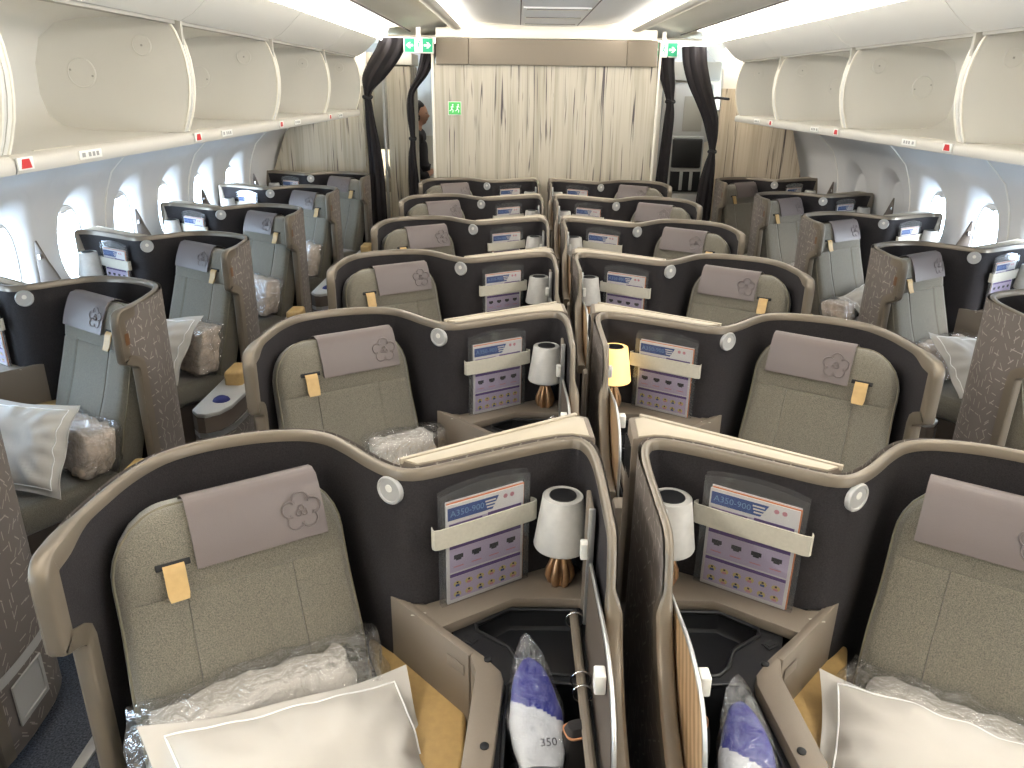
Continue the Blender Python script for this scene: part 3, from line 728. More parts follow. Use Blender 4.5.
# ------------------------------------------------------------------ pillows, blankets, pouches
def pillow(key, A, B, C, label, thick=.075, seed=0, grp='pillows on the seats'):
    """A, B, C: corners in the seat frame (across, forward, z); AB and AC its sides"""
    A, B, C = [uw(key, st(*p)) for p in (A, B, C)]
    c = (B+C)/2; e1 = (B-A); e2 = (C-A); a, b = e1.length/2, e2.length/2
    nrm = e1.cross(e2).normalized()
    camv = Vector((-.25, 0, 1.9))-c
    if nrm.dot(camv) < 0: nrm = -nrm
    r = MB(); n = 30; fr = .90
    top, bot = [], []
    for i in range(n+1):
        rt_, rb_ = [], []
        for j in range(n+1):
            u = -1+2*i/n; v = -1+2*j/n
            x, y = u*(1-.085*(1-v*v)*abs(u)), v*(1-.085*(1-u*u)*abs(v))
            uu, vv = min(1, abs(u)/fr), min(1, abs(v)/fr)
            h = thick*((1-uu**2.6)*(1-vv**2.6))**.5
            nz = noise.noise(Vector((u*1.7+seed, v*1.7, seed*3.1)))*.022+noise.noise(Vector((u*4.5+v*2.5+seed, v*5, seed)))*.006
            # creases running in from the corners
            ang = math.atan2(v, u); rad = math.hypot(u, v)
            nz += .006*math.sin(ang*14+seed)*sstep(.35, .9, rad)*(1-sstep(.9, 1.1, rad))
            edge = max(abs(u), abs(v)); wob = .007*math.sin(6*(u+v)+seed)*sstep(.86, 1, edge)
            base = c+(e1*.5)*x+(e2*.5)*y
            rt_.append(base+nrm*(h+nz*min(1, h/.02)+wob+.003)); rb_.append(base+nrm*(-h*.7+wob-.001))
        top.append(rt_); bot.append(rb_)
    r.grid(top); r.grid([q[::-1] for q in bot])
    rimT = [top[i][0] for i in range(n)]+[top[n][j] for j in range(n)]+[top[n-i][n] for i in range(n)]+[top[0][n-j] for j in range(n)]
    rimB = [bot[i][0] for i in range(n)]+[bot[n][j] for j in range(n)]+[bot[n-i][n] for i in range(n)]+[bot[0][n-j] for j in range(n)]
    r.grid([rimT+[rimT[0]], rimB+[rimB[0]]])
    o = r.build('pillow', 'pillow', None, angle=180)
    pi_ = MB(); k = 2
    ring = [top[i][k] for i in range(k, n-k)]+[top[n-k][j] for j in range(k, n-k)]+[top[n-i][n-k] for i in range(k, n-k)]+[top[k][n-j] for j in range(k, n-k)]
    pi_.tube([p+nrm*.002 for p in ring], .0022, n=5, closed=True)
    pi_.build('piping', 'piping', o, angle=180)
    tag(o, label, 'pillow', grp)
    return o
def blanket(key, lo, hi, label, seed=0, lean=.0, bag=.03, cloth='blanket'):
    """folded blanket in a clear bag; box in the seat frame (across, forward, z)"""
    def shell(l, h, res, amp, sc, sd):
        bm = bmesh.new(); bmesh.ops.create_cube(bm, size=1)
        bmesh.ops.subdivide_edges(bm, edges=bm.edges[:], cuts=res, use_grid_fill=True)
        for v in bm.verts:
            q = v.co.copy()
            rad = Vector([math.copysign(abs(2*t)**1.0, t) for t in q])
            sph = rad.normalized()*max(abs(t) for t in rad)
            q = (rad*.72+sph*.28)*.5*1.06
            pt = Vector([(l[i]+h[i])/2+q[i]*(h[i]-l[i]) for i in range(3)])
            nv = Vector((noise.noise(pt*sc+Vector((sd, 0, 0))), noise.noise(pt*sc+Vector((0, sd, 5))), noise.noise(pt*sc+Vector((3, 0, sd)))))
            pt += nv*amp
            pt.y += (pt.z-l[2])*lean
            v.co = uw(key, st(*pt))
        return bm
    r = MB(); r.frombm(shell(lo, hi, 11, .014, 26, seed))
    if UN[key][0] < 0: r.f = [f[::-1] for f in r.f]
    o = r.build('bagged_blanket', cloth, None, angle=180)
    b2 = MB(); L2 = [lo[i]-(.012 if i else bag) for i in range(3)]; H2 = [hi[i]+(.012 if i else bag*.6) for i in range(3)]; L2[2] = lo[2]-.002
    b2.frombm(shell(L2, H2, 12, .020, 19, seed+9)); 
    if UN[key][0] < 0: b2.f = [f[::-1] for f in b2.f]
    b2.build('plastic_bag', 'plastic', o, angle=180)
    tag(o, label, 'blanket', 'bagged blankets')
    return o
BL, PL = blanket, pillow
BL('L1', (-0.175, 0.2, 0.482), (0.235, 0.285, 0.73), 'folded blanket in clear plastic behind pillow, nearest left centre seat', 1, -.25, .07, 'blanket_white')
PL('L1', (0.255, 0.225, 0.765), (0.265, 0.6, 0.56), (-0.29, 0.235, 0.668), 'white pillow leaning on bagged blanket, nearest left centre seat', .09, 1)
BL('R1', (-.215, 0.220, .482), (.22, 0.310, .67), 'folded blanket in clear plastic behind pillow, nearest right centre seat', 2, -.25, .05, 'blanket_white')
PL('R1', (-0.315, 0.235, 0.665), (-0.26, 0.6, 0.54), (0.26, 0.24, 0.715), 'white pillow leaning on bagged blanket, nearest right centre seat', .09, 2)
BL('L2', (-.245, .20, .482), (-.02, .29, .745), 'white bagged blanket on second left centre seat', 3, -.2, .05, 'blanket_white')
BL('W1', (-0.05, 0.2, 0.482), (0.285, 0.32, 0.655), 'beige blanket in clear plastic behind pillow, second left window seat', 4, -.2)
PL('W1', (0.205, 0.25, 0.755), (0.325, 0.44, 0.475), (-0.17, 0.42, 0.765), 'white pillow propped on window seat at left frame edge', .075, 4)
BL('W2', (0.06, 0.2, 0.482), (0.275, 0.31, 0.72), 'beige blanket in clear plastic on third left window seat', 5, -.2)
PL('W2', (0.235, 0.22, 0.785), (0.26, 0.44, 0.475), (-0.2, 0.36, 0.74), 'white pillow beside bagged blanket on third left window seat', .07, 5)
BL('W3', (-0.08, 0.2, 0.482), (0.265, 0.32, 0.7), 'bagged blanket on fourth left window seat', 6, -.2)
BL('W4', (-0.05, 0.2, 0.482), (0.265, 0.32, 0.72), 'bagged blanket on fifth left window seat', 7, -.2)
BL('V1', (-.22, 0.205, .482), (.15, 0.315, .66), 'bagged blanket behind pillow on second right window seat', 8, -.2, .06)
PL('V1', (0.2, 0.24, 0.745), (0.27, 0.5, 0.48), (-0.14, 0.44, 0.72), 'white pillow propped on second right window seat', .075, 8)
BL('V2', (0.165, 0.2, 0.482), (0.29, 0.36, 0.615), 'folded striped blanket on third right window seat', 9, -.2, .01)
PL('V2', (0.19, 0.22, 0.635), (0.17, 0.5, 0.5), (-0.16, 0.22, 0.72), 'white pillow on third right window seat', .075, 9)
BL('V3', (-.15, 0.205, .482), (.20, 0.325, .60), 'white bagged blanket on fourth right window seat', 10, -.2, .04, 'blanket_white')

def pouch(key, c, label, rz, lean, seed):
    """blue and white pouch in a loose clear bag"""
    def blob(wd, dp, ht, z0, m_, amp, sc, mb, pinch=.25):
        rows = []; nz = 44; nu = 48
        for i in range(nz+1):
            t = i/nz; z = z0+ht*t
            k = math.sin(PI*min(1, (t+.12)*.9+.02))**.45*(1-pinch*t)
            row = []
            for j in range(nu):
                a = 2*PI*j/nu; x = math.copysign(abs(math.cos(a))**.7, math.cos(a))*wd*k; y = math.copysign(abs(math.sin(a))**.7, math.sin(a))*dp*(k if i < nz else .1)
                nv = noise.noise(Vector((x*sc+seed, y*sc, z*sc)))*amp
                row.append((x*(1+nv*8), y*(1+nv*14)+nv*.5, z+nv*.6))
            rows.append(row)
        mb.grid(rows, m_, close_u=True); mb.cap(rows[0][::-1], m_); mb.cap(rows[-1], m_)
    R = Matrix.Rotation(rz, 4, 'Z') @ Matrix.Rotation(lean, 4, 'X')
    C_ = uw(key, c)
    r = MB(); blob(.058, .022, .230, 0, 0, .010, 26, r)
    for k, f in enumerate(r.f):
        zc = sum(r.v[i][2]+r.v[i][0]*.5 for i in f)/len(f)
        r.m[k] = 1 if zc < .105 else 0
    v, f = text_mesh('350', .022); r.add([(-.002+a, -.0275, .030+b) for a, b, _ in v], f, 2)
    r.xf(lambda p: C_+(R @ p)); o = r.build('amenity_pouch', ['pouch_blue', 'pouch_white', 'icon'], None, angle=180)
    b = MB(); blob(.070, .032, .290, -.004, 0, .016, 22, b, .5); b.xf(lambda p: C_+(R @ p)); b.build('clear_bag', 'plastic', o, angle=180)
    tag(o, label, 'pouch', 'pouches in the consoles')
def dark_pouch(key, c, label, rz):
    R = Matrix.Rotation(rz, 4, 'Z')
    C_ = uw(key, c); r = MB(); rows = []
    for i in range(13):
        t = i/12; k = math.sin(PI*(t*.82+.13))**.4; row = []
        for j in range(20):
            a = 2*PI*j/20
            row.append((math.copysign(abs(math.cos(a))**.6, math.cos(a))*.034*k, math.copysign(abs(math.sin(a))**.6, math.sin(a))*.026*k, .175*t))
        rows.append(row)
    r.grid(rows, close_u=True); r.cap(rows[0][::-1]); r.cap(rows[-1])
    r.xf(lambda p: C_+(R @ p)); o = r.build('headset_pouch', 'pouch_black', None, angle=60)
    e = MB(); e.tube([(x*.8, y*1.02, .160) for x, y, _ in rows[10]], .0025, n=5, closed=True); e.xf(lambda p: C_+(R @ p)); e.build('stitching', 'stitch', o, angle=180)
    tag(o, label, 'pouch', 'dark pouches in the consoles')
pouch('L1', (.182, -.450, .716), 'blue and white pouch in clear bag, console of nearest left centre seat', .12, -1.2, 1)
pouch('R1', (.180, -.56, .712), 'blue and white pouch in clear bag, console of nearest right centre seat', -.12, -1.2, 5)
dark_pouch('L1', (.118, -.40, .600), 'dark cloth pouch with copper stitching, nearest left console', .3)
dark_pouch('R1', (.130, -.33, .56), 'dark cloth pouch with copper stitching, nearest right console', -.3)
dark_pouch('R2', (.160, -.40, .56), 'dark pouch in console below the lit lamp', .5)

# ------------------------------------------------------------------ the cabin shell
Y0_, Y1_ = -1.6, 11.0
def struct(mb, name, mats, **k):
    o = mb.build(name, mats, None, **k); o['kind'] = 'structure'; return o
f = MB(); f.box((-2.9, Y0_, -.06), (2.9, Y1_, 0)); struct(f, 'floor', 'carpet')
tr = 0
for i, sx in enumerate((-1, 1)):       # seat track covers along the aisle edges
    f = MB(); f.box((min(sx*1.50, sx*1.535), Y0_, 0), (max(sx*1.50, sx*1.535), 7.6, .012), bev=.003); struct(f, f'trim_{i+1}', 'silver_paint')
# ceiling: centre panels, rails, outer panels
CE = [(0, 2.425), (.28, 2.430), (.55, 2.446), (.765, 2.468)]
OUTR = [(.865, 2.470), (1.05, 2.434), (1.258, 2.390), (1.275, 2.382), (1.275, 2.402)]
c = MB()
full = [(-x, z) for x, z in CE[::-1]]+CE[1:]
ys = [Y0_, .6, 3.0, 5.4, 7.55]
c.grid([[(x, y, z) for x, z in full] for y in (Y0_, 7.62)], 0)
for sx in (-1, 1):
    g = [[(sx*x, y, z) for x, z in OUTR] for y in (Y0_, Y1_)]
    c.grid(g, 1)
    # back-up skin above the bins, closes the hull
    g = [[(sx*x, y, z) for x, z in [(1.275, 2.402), (1.30, 2.45), (2.2, 2.42), (2.45, 2.15), (2.45, 1.60)]] for y in (Y0_, Y1_)]
    c.grid(g, 1)
c.grid([[(x, 7.62, 2.38) for x in (-.9, .9)], [(x, 7.62, 2.49) for x in (-.9, .9)]], 1)
c.grid([[(x, y, 2.485) for x in (-1.3, 1.3)] for y in (Y0_, Y1_)], 1)
c.grid([[(x, y, 2.43) for x in (-.9, .9)] for y in (7.62, Y1_)], 1)
struct(c, 'ceiling', ['ceil', 'ceil_cream'])
for i, sx in enumerate((-1, 1)):
    t = MB()
    prof = [(.766, 2.475), (.766, 2.398), (.785, 2.386), (.82, 2.381), (.85, 2.386), (.868, 2.398), (.868, 2.475), (.766, 2.475)]
    t.grid([[(sx*x, y, z) for x, z in prof] for y in (Y0_, 7.60)], close_u=True); t.cap([(sx*x, 7.60, z) for x, z in prof])
    struct(t, f'trim_{i+3}', 'ceil_cream', flip=sx < 0)
t = MB(); t.box((-1.0, 7.60, 2.318), (1.0, 7.66, 2.40), bev=.004); struct(t, 'trim_5', 'ceil_cream')
# seams and the return air grille in the middle of the ceiling
t = MB()
for x in (-.235, .275): t.box((x-.004, Y0_, 2.4265), (x+.004, 7.58, 2.434))
struct(t, 'trim_6', 'taupe_dark')
vg = empty('ceiling_vent', (0.02, 6.70, 2.414)); tag(vg, 'slatted grey return vent in the middle of the ceiling', 'vent')
v = MB(); v.box((-.235, -.80, .003), (.235, .80, .012)); v.build('vent_plate', 'ceil', vg)
for k, y in enumerate((-.72, -.05, .60)):
    v = MB(); v.box((-.22, y, -.002), (.22, y+.030, .006), bev=.002); v.build('vent_slat', 'ceil_cream', vg)
    v = MB(); v.box((-.215, y-.03, .000), (.215, y, .0035)); v.build('vent_slot', 'taupe_dark', vg)
for sx, nm in ((-1, 'left'), (1, 'right')):
    t = MB(); t.grid([[(sx*.7645, y, z) for z in (2.408, 2.464)] for y in (Y0_+.05, 7.58)])
    o = t.build('rail_light', 'rail', flip=sx > 0); tag(o, f'thin light line along the {nm} ceiling rail, washing the centre panels', 'light')
# cove lights above the bins
for sx, nm in ((-1, 'left'), (1, 'right')):
    r = empty('cove_light', (sx*1.38, 3, 2.33)); tag(r, f'long bright cove light above the {nm} row of open bins', 'light')
    t = MB(); t.grid([[(sx*(x-1.38), y-3, z-2.33) for x, z in ((1.482, 2.372), (1.488, 2.287))] for y in (Y0_+.05, 7.9)])
    t.build('diffuser', 'cove', r, flip=sx > 0)
    t = MB(); t.grid([[(sx*(x-1.38), y-3, z-2.33) for x, z in ((1.275, 2.402), (1.33, 2.418), (1.40, 2.424), (1.46, 2.41), (1.482, 2.372))] for y in (Y0_+.05, 7.9)])
    t.build('cove_reflector', 'white_matt', r, flip=sx > 0)
    t = MB(); t.box((-.112*sx-.004 if sx > 0 else .104, Y0_-3+.05, .048), (-.104 if sx > 0 else .116, 4.9, .056)); t.build('edge_strip', 'taupe_dark', r)

# side walls with window reveals
def wx(z):
    pr = [(0, 2.46), (.2, 2.56), (.5, 2.70), (.8, 2.775), (1.0, 2.785), (1.1, 2.78), (1.25, 2.755), (1.4, 2.69), (1.55, 2.54), (1.63, 2.42), (1.70, 2.30)]
    for (a, x0), (b, x1) in zip(pr, pr[1:]):
        if z <= b: t = (z-a)/(b-a); return x0+(x1-x0)*t
    return pr[-1][1]
GX = 2.845
WPI = .637; WC0 = 4.44
def taper(y): return .10*max(0, (y-6.2)/1.6)**1.5 if y > 6.2 else 0
def wall(sx, name):
    w = MB()
    ks = range(-9, 5)
    X = lambda y, z: sx*(wx(z)-taper(y))
    ZL, ZH = .60, 1.56
    for k in ks:
        yc = WC0+WPI*k; ya, yb = yc-WPI/2, yc+WPI/2
        nn_ = 48; zc = 1.08
        ring = []
        def hole(a):
            c_, s_ = math.cos(a), math.sin(a)
            return (yc+.215*math.copysign(abs(c_)**.85, c_), zc+(.325 if s_ > 0 else .30)*math.copysign(abs(s_)**.85, s_))
        def rect(a):
            c_, s_ = math.cos(a), math.sin(a)
            t = min((WPI/2)/max(1e-6, abs(c_)), ((ZH-zc) if s_ > 0 else (zc-ZL))/max(1e-6, abs(s_)))
            return (yc+c_*t, zc+s_*t)
        # include exact corners
        angs = sorted([2*PI*i/nn_ for i in range(nn_)]+[math.atan2(zz-zc, yy-yc) % (2*PI) for yy in (ya, yb) for zz in (ZL, ZH)])
        rows = []
        for m in range(6):
            t = m/5; row = []
            for a in angs:
                h = hole(a); q = rect(a); y, z = h[0]+(q[0]-h[0])*t, h[1]+(q[1]-h[1])*t
                row.append((X(y, z), y, z))
            rows.append(row)
        # reveal going out to the pane
        def glass(a):
            c_, s_ = math.cos(a), math.sin(a)
            return (yc+.145*math.copysign(abs(c_)**.75, c_), 1.02+.215*math.copysign(abs(s_)**.75, s_))
        rev = []
        for m in range(7):
            t = m/6; row = []
            e = t*t*(3-2*t)
            for a in angs:
                h = hole(a); g_ = glass(a); y, z = h[0]+(g_[0]-h[0])*(t**.8), h[1]+(g_[1]-h[1])*(t**.8)
                x = abs(X(h[0], h[1]))*(1-t**1.3)+(GX-taper(yc))*t**1.3+.0
                row.append((sx*x, y, z))
            rev.append(row)
        w.grid(rev[::-1]+rows[1:], close_u=True)
        g = 6
        for zs in ([0, .15, .3, .45, ZL], [ZH, 1.6, 1.65, 1.70]):
            w.grid([[(X(ya+(yb-ya)*i/2, z), ya+(yb-ya)*i/2, z) for i in range(3)] for z in zs])
    yb = WC0+WPI*4.5; yA = WC0-WPI*9.5
    zs = [0, .2, .5, .8, 1.0, 1.25, 1.4, 1.56, 1.70]
    w.grid([[(X(y, z), y, z) for y in (yb, yb+.3, yb+.6, yb+1.2, Y1_)] for z in zs])
    w.grid([[(X(y, z), y, z) for y in (Y0_, yA)] for z in zs])
    struct(w, name, 'liner', flip=sx > 0, angle=50)
    return X
XL = wall(-1, 'wall_left'); XR = wall(1, 'wall_right')
wn = 1
SHADED = {(1, 4), (1, 3)}
for sx in (-1, 1):
    for k in range(-9, 5):
        yc = WC0+WPI*k; gx = sx*(GX-taper(yc))
        r = empty(f'window_{wn}', (gx, yc, 1.02)); r['kind'] = 'structure'; wn += 1
        def gl(a, f=1.): c_, s_ = math.cos(a), math.sin(a); return (f*.145*math.copysign(abs(c_)**.75, c_), f*.215*math.copysign(abs(s_)**.75, s_))
        A = [2*PI*i/40 for i in range(40)]
        p = MB(); p.cap([(sx*.004, *gl(a, 1.04)) for a in A]); p.build('pane', 'pane', r)
        fr = MB(); fr.tube([(0, *gl(a)) for a in A], .006, n=6, closed=True); fr.build('window_frame', 'liner', r, angle=180)
        zb = -.20 if (sx, k) in SHADED else .175
        sh = MB(); outl = [gl(a, .99) for a in A]
        top = [q for q in outl if q[1] >= zb]
        ordd = sorted(top, key=lambda q: math.atan2(q[1]-zb+1e-6, q[0]))
        sh.cap([(-sx*.001, *q) for q in ordd]); sh.build('window_shade', 'liner', r)
        h = MB(); h.box((min(0, -sx*.008), -.03, zb), (max(0, -sx*.008), .03, zb+.010), bev=.002); h.build('shade_handle', 'silver_paint', r)
# panel seams
ti = 7
for sx in (-1, 1):
    X = XL if sx < 0 else XR
    for k in (-5, -3, -1, 1, 3, 5):
        y = WC0+WPI*(k-.5) if k < 5 else WC0+WPI*4.5
        t = MB(); zs = [0.1, .3, .5, .7, .9, 1.0, 1.1, 1.2, 1.3, 1.4, 1.5, 1.56, 1.62]
        t.tube([(X(y, z)-sx*.001, y, z) for z in zs], .006, n=6); struct(t, f'trim_{ti}', 'white_plastic', angle=180); ti += 1
# end walls
w = MB(); w.box((-2.9, Y0_-.06, 0), (2.9, Y0_, 2.5)); struct(w, 'wall_front', 'streak')
w = MB(); w.box((-2.9, Y1_, 0), (2.9, Y1_+.06, 2.5)); struct(w, 'wall_far', 'liner')

# ------------------------------------------------------------------ overhead bins
BE = [(1.697, 2.143), (1.672, 2.10), (1.655, 2.05), (1.643, 1.99), (1.638, 1.92), (1.643, 1.86), (1.655, 1.80), (1.675, 1.74), (1.690, 1.705)]
def make_bin(sx, ya, yb, label):
    r = empty('overhead_bin', (sx*1.9, (ya+yb)/2, 1.66))
    tag(r, label, 'overhead bin', 'open bins on the left' if sx < 0 else 'open bins on the right')
    T = lambda p: Vector((sx*(p[0]-1.9), p[1]-(ya+yb)/2, p[2]-1.66)); fl = sx < 0
    def put(mb, name, m, par=r, angle=40): return mb.xf(T).build(name, m, par, flip=fl, angle=angle)
    a, b = ya+.028, yb-.028
    inn = [(1.690, 1.702), (1.75, 1.700), (2.10, 1.706), (2.20, 1.722), (2.26, 1.77), (2.28, 1.85), (2.275, 1.97), (2.24, 2.07), (2.16, 2.13), (2.05, 2.148), (1.85, 2.152), (1.697, 2.145)]
    s_ = MB(); s_.grid([[(x, y, z) for x, z in inn] for y in (b, a)]); put(s_, 'bin_interior', 'bin')
    o = [(1.662, 1.652), (1.80, 1.632), (2.05, 1.60), (2.34, 1.575), (2.34, 2.20), (1.70, 2.158)]
    s_ = MB(); s_.grid([[(x, y, z) for x, z in o] for y in (ya, yb)]); put(s_, 'bin_casing', 'bin')
    lip = [(1.690, 1.703), (1.668, 1.697), (1.660, 1.688), (1.658, 1.664), (1.663, 1.652), (1.70, 1.645)]
    s_ = MB(); s_.grid([[(x, y, z) for x, z in lip] for y in (yb-.002, ya+.002)]); put(s_, 'bin_lip', 'bin_lip')
    for yy, d in ((ya, 1), (yb, -1)):
        e = MB(); pl = BE+[(2.20, 1.68), (2.30, 1.74), (2.31, 2.0), (2.28, 2.10), (2.18, 2.165)]
        y0, y1 = (yy+.003*d, yy+.029*d)
        e.cap([(x, y1, z) for x, z in (pl if d < 0 else pl[::-1])]); e.cap([(x, y0, z) for x, z in (pl[::-1] if d < 0 else pl)])
        g = [[(x, y0, z) for x, z in BE], [(x, y1, z) for x, z in BE]]; e.grid(g if d > 0 else g[::-1])
        ep = put(e, 'end_panel', 'bin')
        e = MB(); e.tube([(x-.001, yy+.026*d, z) for x, z in BE], .0055, n=6); put(e, 'edge_bead', 'bin_edge', ep, angle=180)
    # recess and hinge post above the gap, raised door front
    e = MB(); e.box((1.655, ya+.001, 2.03), (1.70, ya+.022, 2.15), bev=.003); put(e, 'hinge_post', 'bin_grey')
    e = MB(); e.box((1.665, ya+.03, 2.128), (1.70, yb-.03, 2.150)); put(e, 'hinge_rail', 'bin_grey')
    dpf = [(1.475, 2.288), (1.480, 2.278), (1.545, 2.215), (1.60, 2.168), (1.655, 2.140), (1.70, 2.150), (1.62, 2.19), (1.50, 2.30)]
    e = MB(); e.grid([[(x, y, z) for x, z in dpf] for y in (yb-.0025, ya+.0025)], close_u=True)
    e.cap([(x, ya+.0025, z) for x, z in dpf]); e.cap([(x, yb-.0025, z) for x, z in dpf[::-1]]); put(e, 'raised_door', 'bin', angle=30)
    # embossed discs on the end panels
    L = yb-ya
    for yy, d in ((ya, 1), (yb, -1)):
        y1 = yy+.029*d
        for dx, dz, R in ((1.815, 2.045, .040), (2.085, 1.935, .060)):
            d_ = MB(); rows = [[(dx+R*k*math.cos(2*PI*i/28), y1+h*d, dz+R*k*math.sin(2*PI*i/28)) for i in range(28)] for k, h in ((1, -.002), (1, .003), (.94, .005), (.91, .003), (.3, .003), (.001, .003))]
            d_.grid(rows if d < 0 else [r_[::-1] for r_ in rows], close_u=True); o1 = put(d_, 'embossed_disc', 'bin')
            sc_ = MB()
            for ox, oz in ([(0, 0)] if R < .05 else [(-.045, -.012), (.045, .012)]):
                sc_.box((dx+ox-.004, y1+.003*d-.002, dz+oz-.004), (dx+ox+.004, y1+.003*d+.002, dz+oz+.004))
            put(sc_, 'screw', 'bin_grey', o1)
    ml = MB(); ml.box((1.72, ya+.20, 1.7005), (1.728, ya+.42, 1.7022)); put(ml, 'floor_mark', 'bin_edge')
    # row placard and red load marker on the lip
    pl = MB(); pl.box((1.6535, ya+.33, 1.664), (1.659, ya+.47, 1.692), bev=.001); pk = put(pl, 'row_placard', 'label')
    nk = MB()
    for k, (p0, p1) in enumerate(((.345, .365), (.385, .40), (.41, .425), (.435, .45))): nk.box((1.6528, ya+p0, 1.671), (1.6540, ya+p1, 1.685))
    put(nk, 'placard_print', 'ink', pk)
    d0 = ya+.016
    mk = MB(); mk.box((1.6535, d0-.012, 1.662), (1.660, d0+.062, 1.697), bev=.001); mp = put(mk, 'marker_plate', 'label')
    mk = MB(); mk.prism([(d0+.0, 1.666), (d0+.050, 1.666), (d0+.042, 1.692), (d0+.008, 1.692)], 1.6520, 1.6538); mk.xf(lambda p: Vector((p.z, p.x, p.y))); put(mk, 'red_marker', 'red', mp)
    return r
LB = [.955, 2.23, 3.505, 4.78, 6.055, 7.28]; RB = [2.245, 3.52, 4.795, 6.07, 7.15]
for i, (a, b) in enumerate(zip(LB, LB[1:])):
    make_bin(-1, a, b, f'open empty cream bin, left side, {["nearest, cut by the frame", "second from camera", "third from camera", "fourth from camera", "farthest, next to the curtain"][i]}')
for i, (a, b) in enumerate(zip(RB, RB[1:])):
    make_bin(1, a, b, f'open empty cream bin, right side, {["nearest, cut by the frame", "second from camera", "third from camera", "farthest, next to the curtain"][i]}')
for sx, nm in ((-1, 'left'), (1, 'right')):    # blue-white wash strip under the bins
    t = MB(); t.box((-.012, Y0_+.1-3, -.004), (.012, 4.2, .004), bev=.002)
    o = t.build('wash_light', 'washer'); o.location = (sx*2.28, 3, 1.575); tag(o, f'thin bluish light strip under the {nm} bins', 'light')

# ------------------------------------------------------------------ partition, side closets, doors beyond
w = MB(); w.box((-1.02, 7.60, 0), (1.03, 7.66, 2.10)); struct(w, 'wall_back', 'streak')
h = empty('partition_header', (0, 7.6, 2.2)); tag(h, 'taupe padded band across the top of the streaked partition', 'header')
for a, b in ((-1.0, -.703), (-.700, .733), (.736, 1.01)):
    t = MB(); t.box((a, -.035, -.108), (b, .05, .112), bev=.008, seg=3); t.build('header_panel', 'header', h)
t = MB(); t.box((-1.045, 7.585, 0), (-1.02, 7.67, 2.30), bev=.004); struct(t, f'trim_{ti}', 'ceil_cream'); ti += 1
t = MB(); t.box((1.03, 7.585, 0), (1.05, 7.67, 2.30), bev=.004); struct(t, f'trim_{ti}', 'ceil_cream'); ti += 1
w = MB(); w.prism([(-1.74, 0), (-2.60, 0), (-2.70, .5), (-2.72, .9), (-2.66, 1.1), (-2.52, 1.45), (-2.30, 1.92), (-1.74, 1.92)], 7.86, 7.92); w.xf(lambda p: Vector((p.x, p.z, p.y))); struct(w, 'wall_closet_left', 'streak')
w = MB(); w.prism([(1.70, 0), (2.60, 0), (2.62, .5), (2.60, .9), (2.55, 1.15), (2.42, 1.55), (2.30, 1.92), (1.70, 1.92)], 7.84, 7.90); w.xf(lambda p: Vector((p.x, p.z, p.y))); struct(w, 'wall_closet_right', 'streak_warm')
for sx in (-1, 1):
    w = MB(); w.box((min(sx*1.70, sx*2.45), 7.85, 1.90), (max(sx*1.70, sx*2.45), 7.93, 2.42), bev=.01); struct(w, f'trim_{ti}', 'bin'); ti += 1
# left: streaked column, gap to the lit galley
w = MB(); w.box((-1.53, 8.0, 0), (-1.285, 8.5, 2.09), bev=.02); struct(w, 'wall_column', 'streak')
w = MB(); w.box((-1.56, 7.98, 2.09), (-1.27, 8.5, 2.2), bev=.01); struct(w, f'trim_{ti}', 'ceil_cream'); ti += 1
w = MB(); w.box((-1.75, 8.0, 0), (-1.665, 8.06, 2.2), bev=.004); struct(w, f'trim_{ti}', 'streak'); ti += 1
w = MB(); w.box((-1.57, 7.985, 0), (-1.545, 8.02, 2.09), bev=.004); struct(w, f'trim_{ti}', 'silver_paint'); ti += 1
g = empty('galley_unit', (-1.72, 9.0, 0)); tag(g, 'cream galley counter with warm lit back seen past left curtain', 'galley')
t = MB(); t.box((-.2, -.25, 0), (.2, .35, .92), bev=.01); gb = t.build('counter', 'cream', g)
t = MB(); t.box((-.17, -.258, .45), (.17, -.25, .80), bev=.004); t.build('counter_door', 'ceil_cream', gb)
t = MB(); t.box((-.2, .30, .92), (.2, .34, 1.25)); t.build('lit_back', 'galley_lit', g)
t = MB(); t.box((-.2, -.2, 1.25), (.2, .35, 2.1), bev=.01); t.build('galley_cupboard', 'bin_grey', g)
for k in range(3):
    t = MB(); t.lathe([(.0001, 0), (.03, 0), (.034, .06), (.026, .12), (.012, .15), (.012, .18), (.0001, .18)], (-.12+.12*k, .05, .921), n=16)
    o = t.build('galley_flask', 'silver'); o.location = g.location; tag(o, f'small steel flask on lit galley counter, {["left", "middle", "right"][k]} of three', 'flask', 'flasks on the galley counter')
# far cabin seen past the opening: pale bulkhead with arched liner
fb = MB(); fb.box((-1.75, 10.2, 0), (-.9, 10.26, 1.32)); struct(fb, 'wall_far_left', 'bin_grey')
# right: crew seat and door beyond the curtain
dl = empty('cabin_door', (1.52, 9.35, 0)); tag(dl, 'pale exit door panel with framed window behind the right curtain', 'door')
t = MB(); t.box((-.42, 0, 0), (.62, .08, 2.12), bev=.02); t.build('door_panel', 'ceil_cream', dl)
t = MB(); t.box((-.02, -.05, 1.34), (.44, .01, 1.98), bev=.05, seg=3); dw = t.build('window_surround', 'liner', dl)
t = MB(); t.box((.12, -.058, 1.46), (.34, -.045, 1.84), bev=.01); t.build('door_window', 'bin_grey', dw)
t = MB(); t.box((-.42, -.08, 2.0), (.5, .02, 2.2), bev=.02); t.build('door_header', 'bin_grey', dl)
js = empty('jump_seat', (1.66, 8.98, 0)); tag(js, 'folded black crew seat with pale frame beyond right curtain', 'crew seat')
t = MB(); t.box((-.17, 0, 1.08), (.165, .09, 1.40), bev=.02, seg=3); t.build('backrest', 'black', js)
t = MB(); t.box((-.17, -.02, .82), (.165, .09, 1.06), bev=.02, seg=3); t.build('seat_pad', 'rubber', js)
